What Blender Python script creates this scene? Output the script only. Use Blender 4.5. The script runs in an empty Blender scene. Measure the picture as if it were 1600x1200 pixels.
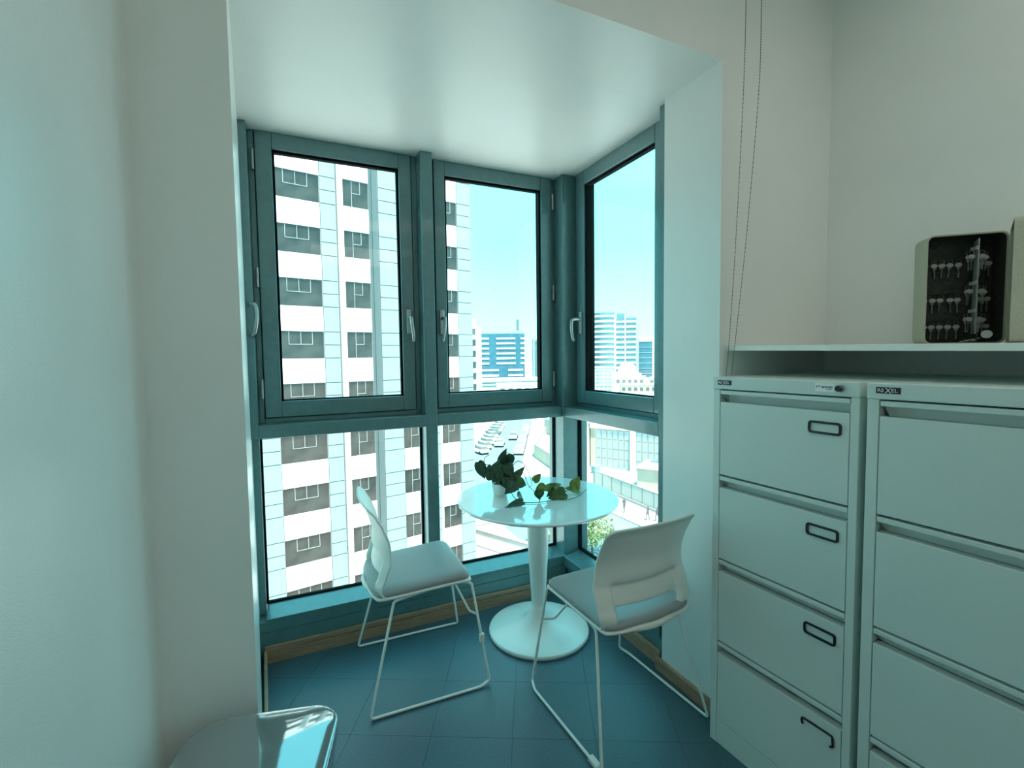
import bpy, bmesh, math, random
from mathutils import Vector, Matrix

random.seed(7)
S = bpy.context.scene
COL = S.collection
PI = math.pi
R = math.radians

# ------------------------------------------------------------------ camera
YAW, PITCH, ROLL, FPX = R(24.726), R(-3.239), R(-0.749), 738.0
fw = Vector((math.sin(YAW) * math.cos(PITCH), math.cos(YAW) * math.cos(PITCH), math.sin(PITCH)))
rt = Vector((math.cos(YAW), -math.sin(YAW), 0))
up = rt.cross(fw)
rt2 = rt * math.cos(ROLL) + up * math.sin(ROLL)
up2 = up * math.cos(ROLL) - rt * math.sin(ROLL)
cam_d = bpy.data.cameras.new('camera')
cam = bpy.data.objects.new('camera', cam_d)
COL.objects.link(cam)
cam_d.sensor_width = 36
cam_d.lens = FPX / 1600 * 36
cam_d.clip_start = 0.02
cam_d.clip_end = 4000
mw = Matrix((rt2, up2, -fw)).transposed().to_4x4()
mw.translation = (0, 0, 1.405)
cam.matrix_world = mw
S.camera = cam

# ------------------------------------------------------------------ sky, sun, exposure
W = bpy.data.worlds.new('world')
S.world = W
W.use_nodes = True
nt = W.node_tree
nt.nodes.clear()
tc = nt.nodes.new('ShaderNodeTexCoord')
sep = nt.nodes.new('ShaderNodeSeparateXYZ')
rmp = nt.nodes.new('ShaderNodeValToRGB')
bg = nt.nodes.new('ShaderNodeBackground')
out = nt.nodes.new('ShaderNodeOutputWorld')
nt.links.new(tc.outputs['Generated'], sep.inputs[0])
nt.links.new(sep.outputs['Z'], rmp.inputs[0])
nt.links.new(rmp.outputs[0], bg.inputs[0])
nt.links.new(bg.outputs[0], out.inputs[0])
cr = rmp.color_ramp
cr.elements[0].position = 0.0
cr.elements[0].color = (0.245, 0.70, 0.75, 1)
cr.elements[1].position = 0.9
cr.elements[1].color = (0.12, 0.48, 0.58, 1)
e = cr.elements.new(0.22)
e.color = (0.138, 0.61, 0.675, 1)
bg.inputs[1].default_value = 1.0

sun_d = bpy.data.lights.new('sun', 'SUN')
sun_d.energy = 4.1
sun_d.angle = R(0.6)
sun_d.color = (1.0, 0.90, 0.80)
sun = bpy.data.objects.new('sun', sun_d)
COL.objects.link(sun)
sun.rotation_euler = Vector((0.0, 0.36, -0.93)).to_track_quat('-Z', 'Y').to_euler()

S.view_settings.view_transform = 'Standard'
S.view_settings.look = 'None'
S.view_settings.gamma = 1
S.view_settings.use_curve_mapping = False
S.view_settings.exposure = 2.15
S.cycles.use_denoising = True
S.cycles.max_bounces = 12
S.cycles.diffuse_bounces = 8
S.cycles.transparent_max_bounces = 16
S.cycles.sample_clamp_indirect = 12
S.cycles.caustics_reflective = False
S.cycles.caustics_refractive = False

# ------------------------------------------------------------------ materials
MATS = {}

def mat(name, col, rough=0.5, metal=0.0, var=0.0, vscale=8.0, bump=0.0, bscale=200.0, coat=0.0, spec=0.5, col2=None):
    if name in MATS:
        return MATS[name]
    m = bpy.data.materials.new(name)
    m.use_nodes = True
    n = m.node_tree
    b = n.nodes['Principled BSDF']
    b.inputs['Base Color'].default_value = (*col, 1)
    b.inputs['Roughness'].default_value = rough
    b.inputs['Metallic'].default_value = metal
    b.inputs['Specular IOR Level'].default_value = spec
    if coat:
        b.inputs['Coat Weight'].default_value = coat
        b.inputs['Coat Roughness'].default_value = 0.05
    tcn = n.nodes.new('ShaderNodeTexCoord')
    if var or col2:
        no = n.nodes.new('ShaderNodeTexNoise')
        no.inputs['Scale'].default_value = vscale
        no.inputs['Detail'].default_value = 5
        n.links.new(tcn.outputs['Object'], no.inputs['Vector'])
        ra = n.nodes.new('ShaderNodeValToRGB')
        c2 = col2 or tuple(c * (1 - var) for c in col)
        ra.color_ramp.elements[0].position = 0.38
        ra.color_ramp.elements[1].position = 0.62
        ra.color_ramp.elements[0].color = (*c2, 1)
        ra.color_ramp.elements[1].color = (*[min(1, c * (1 + var)) for c in col], 1)
        n.links.new(no.outputs['Fac'], ra.inputs[0])
        n.links.new(ra.outputs[0], b.inputs['Base Color'])
    if bump:
        nb = n.nodes.new('ShaderNodeTexNoise')
        nb.inputs['Scale'].default_value = bscale
        nb.inputs['Detail'].default_value = 3
        n.links.new(tcn.outputs['Object'], nb.inputs['Vector'])
        bp = n.nodes.new('ShaderNodeBump')
        bp.inputs['Strength'].default_value = bump
        bp.inputs['Distance'].default_value = 0.002
        n.links.new(nb.outputs['Fac'], bp.inputs['Height'])
        n.links.new(bp.outputs[0], b.inputs['Normal'])
    MATS[name] = m
    return m

def wood(name, c1, c2, stretch):
    m = bpy.data.materials.new(name)
    m.use_nodes = True
    n = m.node_tree
    b = n.nodes['Principled BSDF']
    t = n.nodes.new('ShaderNodeTexCoord')
    mp = n.nodes.new('ShaderNodeMapping')
    mp.inputs['Scale'].default_value = stretch
    no = n.nodes.new('ShaderNodeTexNoise')
    no.inputs['Scale'].default_value = 4
    no.inputs['Detail'].default_value = 8
    no.inputs['Distortion'].default_value = 0.6
    ra = n.nodes.new('ShaderNodeValToRGB')
    ra.color_ramp.elements[0].color = (*c1, 1)
    ra.color_ramp.elements[1].color = (*c2, 1)
    ra.color_ramp.elements[0].position = 0.35
    ra.color_ramp.elements[1].position = 0.65
    n.links.new(t.outputs['Object'], mp.inputs[0])
    n.links.new(mp.outputs[0], no.inputs['Vector'])
    n.links.new(no.outputs['Fac'], ra.inputs[0])
    n.links.new(ra.outputs[0], b.inputs['Base Color'])
    b.inputs['Roughness'].default_value = 0.55
    MATS[name] = m
    return m

def glass_mat(name, tint, refl):
    m = bpy.data.materials.new(name)
    m.use_nodes = True
    n = m.node_tree
    n.nodes.clear()
    tr = n.nodes.new('ShaderNodeBsdfTransparent')
    tr.inputs[0].default_value = (*tint, 1)
    gl = n.nodes.new('ShaderNodeBsdfGlossy')
    gl.inputs['Roughness'].default_value = 0.0
    fr = n.nodes.new('ShaderNodeLayerWeight')
    fr.inputs[0].default_value = 0.5
    pw_ = n.nodes.new('ShaderNodeMath')
    pw_.operation = 'POWER'
    pw_.inputs[1].default_value = 4.0
    n.links.new(fr.outputs['Facing'], pw_.inputs[0])
    mu = n.nodes.new('ShaderNodeMath')
    mu.operation = 'MULTIPLY_ADD'
    mu.inputs[1].default_value = 0.6 * refl
    mu.inputs[2].default_value = 0.035 * refl
    mx = n.nodes.new('ShaderNodeMixShader')
    o = n.nodes.new('ShaderNodeOutputMaterial')
    n.links.new(pw_.outputs[0], mu.inputs[0])
    n.links.new(mu.outputs[0], mx.inputs[0])
    n.links.new(tr.outputs[0], mx.inputs[1])
    n.links.new(gl.outputs[0], mx.inputs[2])
    n.links.new(mx.outputs[0], o.inputs[0])
    MATS[name] = m
    return m

wall_m = mat('wall_paint', (0.81, 0.825, 0.80), 0.27, bump=0.25, bscale=350, var=0.015, vscale=3)
ceil_m = mat('ceiling_paint', (0.84, 0.84, 0.81), 0.7, bump=0.1, bscale=300)
tile_m = mat('vinyl_tile', (0.052, 0.122, 0.158), 0.30, var=0.13, vscale=170, bump=0.35, bscale=500)
slab_m = mat('floor_slab', (0.02, 0.028, 0.034), 0.8)
frame_m = mat('window_aluminium', (0.110, 0.218, 0.228), 0.32, 0.25, var=0.05, vscale=30, coat=0.5)
gasket_m = mat('rubber_gasket', (0.004, 0.005, 0.005), 0.8, spec=0.1)
metal_m = mat('satin_metal', (0.42, 0.44, 0.43), 0.3, 0.8)
base_m = wood('baseboard_wood', (0.26, 0.155, 0.10), (0.46, 0.29, 0.185), (2, 2, 60))
white_pl = mat('white_plastic', (0.82, 0.84, 0.80), 0.40, bump=0.12, bscale=600)
white_mt = mat('white_enamel', (0.86, 0.88, 0.85), 0.25)
table_m = mat('white_lacquer', (0.86, 0.88, 0.86), 0.14, coat=1.0)
cush_m = mat('grey_leatherette', (0.31, 0.345, 0.35), 0.48, bump=0.15, bscale=700)
cab_m = mat('cabinet_enamel', (0.68, 0.77, 0.735), 0.33, bump=0.2, bscale=900, var=0.02, vscale=400)
cab_dk = mat('cabinet_inner', (0.05, 0.06, 0.058), 0.6)
black_m = mat('black_plastic', (0.012, 0.014, 0.014), 0.4)
sticker_m = mat('sticker_white', (0.93, 0.94, 0.93), 0.5)
shelf_m = mat('shelf_white', (0.82, 0.84, 0.80), 0.45)
beige_m = mat('beige_enamel', (0.44, 0.45, 0.345), 0.5, bump=0.5, bscale=500, var=0.06, vscale=300)
keydark_m = mat('key_cabinet_inside', (0.028, 0.032, 0.027), 0.6, var=0.3, vscale=60)
key_m = mat('key_steel', (0.55, 0.56, 0.54), 0.25, 0.9)
tag_m = mat('key_tag_grey', (0.42, 0.43, 0.40), 0.5)
chain_m = mat('blind_chain', (0.10, 0.13, 0.13), 0.4)
bin_m = mat('glossy_grey', (0.36, 0.40, 0.41), 0.07, 0.55, coat=1.0)
leaf_d = mat('leaf_dark', (0.030, 0.085, 0.036), 0.3, col2=(0.008, 0.034, 0.018), vscale=45)
leaf_g = mat('leaf_green', (0.055, 0.12, 0.018), 0.4, col2=(0.015, 0.05, 0.014), vscale=30)
leaf_y = mat('leaf_lime', (0.20, 0.26, 0.03), 0.4, col2=(0.05, 0.12, 0.015), vscale=30)
stem_m = mat('vine_stem', (0.030, 0.048, 0.022), 0.5)
soil_m = mat('soil', (0.03, 0.02, 0.014), 0.9, bump=1, bscale=80)
pane_m = glass_mat('window_glass', (0.95, 0.985, 0.98), 1.0)
# outdoors
f_white = mat('facade_white', (0.80, 0.79, 0.76), 0.6, var=0.02, vscale=1)
f_pale = mat('facade_pale_panel', (0.225, 0.31, 0.32), 0.5, var=0.02, vscale=1)
f_joint = mat('facade_joint', (0.33, 0.34, 0.35), 0.8)
f_glass = mat('facade_glass', (0.034, 0.033, 0.030), 0.12, 0.0, var=0.35, vscale=0.9, spec=0.6)
f_groove = mat('facade_metal_strip', (0.10, 0.130, 0.135), 0.4, 0.3)
f_line = mat('facade_window_bar', (0.32, 0.35, 0.35), 0.5)
b_blue = mat('office_blue_glass', (0.03, 0.115, 0.165), 0.25, var=0.12, vscale=0.2)
b_teal = mat('office_teal_glass', (0.075, 0.15, 0.165), 0.3, var=0.12, vscale=0.3)
b_white = mat('office_white_band', (0.66, 0.69, 0.69), 0.6)
b_pale = mat('office_pale_wall', (0.26, 0.36, 0.39), 0.6)
b_beige = mat('beige_render', (0.42, 0.37, 0.30), 0.8, var=0.04, vscale=0.5)
b_win = mat('low_window', (0.08, 0.11, 0.11), 0.25)
red_m = mat('dark_red_door', (0.30, 0.14, 0.13), 0.6)
road_m = mat('asphalt', (0.115, 0.185, 0.20), 0.8, var=0.06, vscale=0.3)
pave_m = mat('pale_paving', (0.42, 0.405, 0.395), 0.8, var=0.04, vscale=0.2)
kerb_m = mat('kerb_stone', (0.22, 0.23, 0.23), 0.8)
gravel_m = mat('gravel', (0.25, 0.23, 0.16), 0.9, col2=(0.2, 0.2, 0.14), vscale=2)
foli_m = mat('tree_leaves', (0.20, 0.25, 0.055), 0.6, col2=(0.08, 0.16, 0.045), vscale=3)
bark_m = mat('bark', (0.10, 0.08, 0.06), 0.9)
car_mats = [mat('car_white', (0.75, 0.75, 0.74), 0.3), mat('car_silver', (0.45, 0.47, 0.48), 0.3, 0.3), mat('car_dark', (0.10, 0.12, 0.13), 0.3), mat('car_beige', (0.50, 0.45, 0.38), 0.3)]
tyre_m = mat('tyre', (0.02, 0.02, 0.02), 0.8)
cloth_m = mat('dark_clothes', (0.05, 0.05, 0.06), 0.8)
fence_m = mat('fence_glass', (0.30, 0.34, 0.31), 0.3)
teal_m = mat('teal_skip', (0.12, 0.32, 0.32), 0.5)

# ------------------------------------------------------------------ mesh helpers
class MB:
    def __init__(self):
        self.v, self.f = [], []

    def add(self, vs, fs):
        o = len(self.v)
        self.v += [tuple(p) for p in vs]
        self.f += [tuple(i + o for i in q) for q in fs]
        return self

    def box(self, x0, x1, y0, y1, z0, z1):
        v = [(x, y, z) for z in (z0, z1) for y in (y0, y1) for x in (x0, x1)]
        return self.add(v, [(0, 2, 3, 1), (4, 5, 7, 6), (0, 1, 5, 4), (2, 6, 7, 3), (0, 4, 6, 2), (1, 3, 7, 5)])

    def prism(self, pts, z0, z1):
        n = len(pts)
        v = [(p[0], p[1], z0) for p in pts] + [(p[0], p[1], z1) for p in pts]
        f = [tuple(range(n - 1, -1, -1)), tuple(range(n, 2 * n))]
        f += [(i, (i + 1) % n, n + (i + 1) % n, n + i) for i in range(n)]
        return self.add(v, f)

    def prism_y(self, pts, y0, y1):
        """pts in (x, z), extruded along y"""
        n = len(pts)
        v = [(p[0], y0, p[1]) for p in pts] + [(p[0], y1, p[1]) for p in pts]
        f = [tuple(range(n)), tuple(range(2 * n - 1, n - 1, -1))]
        f += [(i, n + i, n + (i + 1) % n, (i + 1) % n) for i in range(n)]
        return self.add(v, f)

    def lathe(self, prof, n=48, c=(0, 0)):
        v, f = [], []
        for r, z in prof:
            for k in range(n):
                a = 2 * PI * k / n
                v.append((c[0] + r * math.cos(a), c[1] + r * math.sin(a), z))
        for j in range(len(prof) - 1):
            for k in range(n):
                k2 = (k + 1) % n
                f.append((j * n + k, j * n + k2, (j + 1) * n + k2, (j + 1) * n + k))
        f.append(tuple(range(n - 1, -1, -1)))
        m = (len(prof) - 1) * n
        f.append(tuple(range(m, m + n)))
        return self.add(v, f)

    def rings(self, rings, cap=True):
        n = len(rings[0])
        v = [p for r in rings for p in r]
        f = []
        for j in range(len(rings) - 1):
            for k in range(n):
                k2 = (k + 1) % n
                f.append((j * n + k, j * n + k2, (j + 1) * n + k2, (j + 1) * n + k))
        if cap:
            f.append(tuple(range(n - 1, -1, -1)))
            m = (len(rings) - 1) * n
            f.append(tuple(range(m, m + n)))
        return self.add(v, f)

    def tube(self, pts, r, n=10, r_end=None):
        pts = [Vector(p) for p in pts]
        rings = []
        up_ = None
        for i, p in enumerate(pts):
            if i == 0:
                d = pts[1] - p
            elif i == len(pts) - 1:
                d = p - pts[i - 1]
            else:
                d = (pts[i + 1] - p).normalized() + (p - pts[i - 1]).normalized()
            d.normalize()
            if up_ is None:
                up_ = Vector((0, 0, 1)) if abs(d.z) < 0.9 else Vector((1, 0, 0))
            a = d.cross(up_).normalized()
            b = a.cross(d).normalized()
            up_ = b
            rr = r if r_end is None else r + (r_end - r) * i / (len(pts) - 1)
            rings.append([p + (a * math.cos(2 * PI * k / n) + b * math.sin(2 * PI * k / n)) * rr for k in range(n)])
        return self.rings(rings)

    def build(self, name, m, parent=None, smooth=False, bevel=0.0, loc=None, seg=2):
        me = bpy.data.meshes.new(name)
        me.from_pydata(self.v, [], self.f)
        bm = bmesh.new()
        bm.from_mesh(me)
        bmesh.ops.recalc_face_normals(bm, faces=bm.faces)
        bm.to_mesh(me)
        bm.free()
        me.materials.append(m)
        if smooth:
            me.polygons.foreach_set('use_smooth', [True] * len(me.polygons))
        o = bpy.data.objects.new(name, me)
        COL.objects.link(o)
        o.parent = parent
        if loc:
            o.location = loc
        if bevel:
            bv = o.modifiers.new('bevel', 'BEVEL')
            bv.width = bevel
            bv.segments = seg
            bv.limit_method = 'ANGLE'
        if smooth == 'auto':
            md = o.modifiers.new('edge', 'EDGE_SPLIT')
            md.split_angle = R(35)
        return o

def tag(o, label=None, cat=None, group=None, kind=None):
    if label:
        o['label'] = label
    if cat:
        o['category'] = cat
    if group:
        o['group'] = group
    if kind:
        o['kind'] = kind
    return o

def empty(name, loc=(0, 0, 0), rz=0.0, **kw):
    o = bpy.data.objects.new(name, None)
    o.empty_display_size = 0.1
    COL.objects.link(o)
    o.location = loc
    o.rotation_euler = (0, 0, rz)
    return tag(o, **kw)

def bx(name, x0, x1, y0, y1, z0, z1, m, parent=None, bevel=0.0, **kw):
    return tag(MB().box(x0, x1, y0, y1, z0, z1).build(name, m, parent, bevel=bevel), **kw)

def share(o, loc, parent, name=None, scale=None, rot=None):
    c = o.copy()
    if name:
        c.name = name
    COL.objects.link(c)
    c.parent = parent
    c.location = loc
    if scale:
        c.scale = scale
    if rot:
        c.rotation_euler = rot
    return c

def kids(o):
    return [c for c in bpy.data.objects if c.parent == o]

def copy_tree(o, parent=None):
    c = o.copy()
    COL.objects.link(c)
    c.parent = parent
    for k in kids(o):
        copy_tree(k, c)
    return c

def fillet(pts, r, seg=6):
    """round the corners of a 3-D polyline"""
    P = [Vector(p) for p in pts]
    res = [P[0]]
    for i in range(1, len(P) - 1):
        a, b, c = P[i - 1], P[i], P[i + 1]
        d1, d2 = (a - b), (c - b)
        t = min(r, d1.length * 0.45, d2.length * 0.45)
        s, e2 = b + d1.normalized() * t, b + d2.normalized() * t
        for k in range(seg + 1):
            u = k / seg
            res.append(s * (1 - u) ** 2 + b * 2 * u * (1 - u) + e2 * u * u)
    res.append(P[-1])
    return res

def smooth_path(pts, sub=6):
    P = [Vector(p) for p in pts]
    P = [P[0] * 2 - P[1]] + P + [P[-1] * 2 - P[-2]]
    res = []
    for i in range(1, len(P) - 2):
        for k in range(sub):
            t = k / sub
            p0, p1, p2, p3 = P[i - 1:i + 3]
            res.append(0.5 * ((2 * p1) + (p2 - p0) * t + (2 * p0 - 5 * p1 + 4 * p2 - p3) * t * t + (3 * p1 - p0 - 3 * p2 + p3) * t ** 3))
    res.append(P[-2])
    return res

def rrect(x0, x1, y0, y1, r, n=6):
    pts = []
    for cx, cy, a0 in ((x1 - r, y1 - r, 0), (x0 + r, y1 - r, 90), (x0 + r, y0 + r, 180), (x1 - r, y0 + r, 270)):
        for k in range(n + 1):
            a = R(a0 + 90 * k / n)
            pts.append((cx + r * math.cos(a), cy + r * math.sin(a)))
    return pts

# ------------------------------------------------------------------ room shell
ZC, YJ, XR, XL = 2.465, 1.277, 1.44, -0.11     # bay ceiling, wall plane with the opening, bay right wall, left jamb
ROOM_X0, ROOM_X1, ROOM_Y0, ROOM_Z = -0.30, 2.06, -3.2, 2.92

fl = bx('floor', ROOM_X0 - 0.2, ROOM_X1 + 0.2, ROOM_Y0 - 0.2, 2.62, -0.20, -0.005, slab_m, kind='structure', label='dark slate blue vinyl tile floor laid on the diagonal')

def clip_poly(poly, x0, x1, y0, y1):
    def cut(p, ax, lim, keep):
        res = []
        for i in range(len(p)):
            a, b = p[i], p[(i + 1) % len(p)]
            ia, ib = keep(a[ax], lim), keep(b[ax], lim)
            if ia:
                res.append(a)
            if ia != ib:
                t = (lim - a[ax]) / (b[ax] - a[ax])
                res.append((a[0] + (b[0] - a[0]) * t, a[1] + (b[1] - a[1]) * t))
        return res
    for ax, lim, k in ((0, x0, lambda a, l: a >= l), (0, x1, lambda a, l: a <= l), (1, y0, lambda a, l: a >= l), (1, y1, lambda a, l: a <= l)):
        if len(poly) < 3:
            return []
        poly = cut(poly, ax, lim, k)
    return poly

TS, TA = 0.305, R(-27.3)
tdir, ndir = (math.cos(TA), math.sin(TA)), (-math.sin(TA), math.cos(TA))
for i in range(-14, 15):
    for j in range(-14, 15):
        t0, n0 = 0.215 + i * TS, 1.97 + j * TS
        g = 0.0005
        c4 = [(t0 + g, n0 + g), (t0 + TS - g, n0 + g), (t0 + TS - g, n0 + TS - g), (t0 + g, n0 + TS - g)]
        poly = [(tdir[0] * a + ndir[0] * b, tdir[1] * a + ndir[1] * b) for a, b in c4]
        poly = clip_poly(poly, ROOM_X0, ROOM_X1, -1.2, 2.43)
        if len(poly) >= 3:
            MB().prism(poly, -0.005, 0.0).build('tile', tile_m, fl)
MB().box(ROOM_X0, ROOM_X1, ROOM_Y0, -1.2, -0.005, 0).build('tile_field', tile_m, fl)

tag(MB().box(ROOM_X0 - 0.2, ROOM_X0, ROOM_Y0, YJ + 0.2, -0.2, ROOM_Z).build('wall_left', wall_m), kind='structure', label='white painted left wall close to the camera')
WY0, WY1, WZ0, WZ1 = -1.65, -0.70, 0.95, 2.35          # unseen window behind the camera, added for daylight on the left wall
wr = MB().box(ROOM_X1, ROOM_X1 + 0.2, WY1, YJ + 0.29, -0.2, ROOM_Z).box(ROOM_X1, ROOM_X1 + 0.2, ROOM_Y0, WY0, -0.2, ROOM_Z)
wr.box(ROOM_X1, ROOM_X1 + 0.2, WY0, WY1, -0.2, WZ0).box(ROOM_X1, ROOM_X1 + 0.2, WY0, WY1, WZ1, ROOM_Z)
tag(wr.build('wall_right', wall_m), kind='structure', label='white painted right wall behind the cabinets')
w7 = empty('fill_window', (ROOM_X1 + 0.1, WY0, WZ0), kind='structure', label='added side window behind the camera, daylight for the left wall')
wf7 = MB()
LW, LH = WY1 - WY0, WZ1 - WZ0
for a in ((0, 0.06, 0, LH), (LW - 0.06, LW, 0, LH), (0.06, LW - 0.06, 0, 0.06), (0.06, LW - 0.06, LH - 0.06, LH), (LW / 2 - 0.03, LW / 2 + 0.03, 0.06, LH - 0.06)):
    wf7.box(-0.03, 0.03, a[0], a[1], a[2], a[3])
wf7.build('frame', frame_m, w7)
MB().box(-0.003, 0.003, 0.06, LW / 2 - 0.03, 0.06, LH - 0.06).build('pane', pane_m, w7)
MB().box(-0.003, 0.003, LW / 2 + 0.03, LW - 0.06, 0.06, LH - 0.06).build('pane', pane_m, w7)
tag(MB().box(ROOM_X0 - 0.2, ROOM_X1 + 0.2, ROOM_Y0 - 0.2, ROOM_Y0, -0.2, ROOM_Z).build('wall_back', wall_m), kind='structure', label='white wall behind the camera')
bx('ceiling', ROOM_X0 - 0.2, ROOM_X1 + 0.2, ROOM_Y0 - 0.2, YJ + 0.3, ROOM_Z, ROOM_Z + 0.2, ceil_m, kind='structure', label='white ceiling of the main room')
# wall with the bay opening: left pier, header, right return (the jambs run on to the windows)
wf = empty('wall_front', (0, YJ, 0), kind='structure', label='painted wall with the tall opening into the window bay')
MB().prism([(ROOM_X0, 0), (XL, 0), (-0.19, 2.445 - YJ), (-0.19, 2.60 - YJ), (ROOM_X0, 2.60 - YJ)], 0, ZC).build('pier', wall_m, wf)
MB().box(ROOM_X0, ROOM_X1, 0, 0.34, ZC, ROOM_Z).build('header', wall_m, wf)
MB().box(XR, ROOM_X1, 0, 0.2935, 0, ZC).build('return_wall', wall_m, wf)
bx('ceiling_bay', ROOM_X0, 1.66, YJ + 0.34, 2.62, ZC, ZC + 0.25, wall_m, kind='structure', label='white ceiling of the window bay')

# baseboards
def baseboard(name, p0, p1, h, label, t=0.012):
    """board along p0 -> p1; its face is on the right hand of the direction"""
    p0, p1 = Vector((*p0, 0)), Vector((*p1, 0))
    d = (p1 - p0)
    n = Vector((d.y, -d.x, 0)).normalized()
    prof = [(0, 0), (t, 0), (t, h * 0.68), (t * 0.45, h * 0.71), (t, h * 0.74), (t, h * 0.97), (t * 0.7, h), (0, h)]
    rg = [[q + n * a + Vector((0, 0, b)) for a, b in prof] for q in (p0, p1)]
    return tag(MB().rings(rg).build(name, base_m), kind='structure', label=label)

baseboard('baseboard_back', (-0.168, 2.412), (1.452, 2.412), 0.079, 'brown wooden baseboard under the back windows')
baseboard('baseboard_window_right', (1.462, 2.40), (1.462, 1.60), 0.074, 'brown wooden baseboard under the right window')
baseboard('baseboard_right', (XR, 1.600), (XR, YJ + 0.002), 0.056, 'brown wooden baseboard on the white return wall', 0.014)
baseboard('baseboard_left', (-0.118, 1.40), (-0.172, 2.40), 0.062, 'brown wooden baseboard at the left side of the bay', 0.012)

# ------------------------------------------------------------------ unseen glowing ceiling panels, added to brighten the main room
def emit(name, col, st):
    m = bpy.data.materials.new(name)
    m.use_nodes = True
    n = m.node_tree
    n.nodes.clear()
    em = n.nodes.new('ShaderNodeEmission')
    em.inputs[0].default_value = (*col, 1)
    em.inputs[1].default_value = st
    o = n.nodes.new('ShaderNodeOutputMaterial')
    n.links.new(em.outputs[0], o.inputs[0])
    return m
fill_m = emit('fill_panel_glow', (1.0, 0.985, 0.88), 0.35)
for x, y, lb in ((1.38, -0.05, 'added square fill light panel, out of view, nearer the window bay'), (0.88, -2.2, 'added square fill light panel, out of view, at the back of the room')):
    cl = empty('fill_light_panel', (x, y, ROOM_Z - 0.03), label=lb, cat='ceiling light')
    ring = MB()
    for a in ((-0.64, 0.64, -0.64, -0.62), (-0.64, 0.64, 0.62, 0.64), (-0.64, -0.62, -0.62, 0.62), (0.62, 0.64, -0.62, 0.62)):
        ring.box(*a, 0.0, 0.03)
    ring.build('frame', white_mt, cl)
    MB().box(-0.62, 0.62, -0.62, 0.62, 0.008, 0.02).build('fill_surface', fill_m, cl)

# ------------------------------------------------------------------ window framework
PY, PX = 2.435, 1.455        # faces of posts and transoms
tf = empty('trim_1', (0, 2.435, 0), kind='structure', label='blue grey aluminium posts, transoms and sills framing the bay windows')
def tr(name, x0, x1, y0, y1, z0, z1, bevel=0.003, m=frame_m):
    return bx(name, x0, x1, y0 - 2.435, y1 - 2.435, z0, z1, m, tf, bevel)
tr('post', -0.205, -0.158, PY, 2.60, 1.045, ZC)
tr('post', -0.205, -0.160, 2.49, 2.60, 0.1906, 1.045)
tr('mullion', 0.620, 0.684, PY, 2.60, 0.12, ZC)
tr('corner_post', PX - 0.003, 1.62, 2.424, 2.60, 0.0, ZC)
tr('post', PX, 1.62, 1.571, 1.618, 0.0, ZC - 0.002)
tr('transom', -0.158, 0.620, PY, 2.60, 1.045, 1.107)
tr('transom', 0.684, PX - 0.003, PY, 2.60, 1.045, 1.107)
tr('transom', PX, 1.62, 1.618, 2.424, 1.045, 1.107)
# sills slope gently up to the glass
s1 = [(2.412, 0.191), (2.412, 0.203), (2.532, 0.226), (2.532, 0.191)]
rg = [[(x, y - 2.435, z) for y, z in s1] for x in (-0.158, 1.458)]
MB().rings(rg).build('sill', frame_m, tf, bevel=0.002)
s2 = [(1.440, 0.191), (1.440, 0.201), (1.560, 0.222), (1.560, 0.191)]
rg = [[(x, y - 2.435, z) for x, z in s2] for y in (2.4118, 1.592)]
MB().rings(rg).build('sill', frame_m, tf, bevel=0.002)
# sheet metal under the sills, with its seam
tr('apron_panel', -0.21, 1.458, 2.4150, 2.46, 0.0, 0.1395, 0.001)
tr('apron_panel', -0.21, 1.458, 2.4150, 2.46, 0.1415, 0.1905, 0.001)
tr('apron_backing', -0.21, 1.54, 2.46, 2.53, 0.0, 0.1905, 0.0)
tr('apron_panel', 1.4635, 1.50, 1.592, 2.4140, 0.0, 0.1395, 0.001)
tr('apron_panel', 1.4435, 1.50, 1.592, 2.4140, 0.1415, 0.1905, 0.001)
tr('apron_backing', 1.50, 1.555, 1.592, 2.46, 0.0, 0.1905, 0.0)

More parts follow.
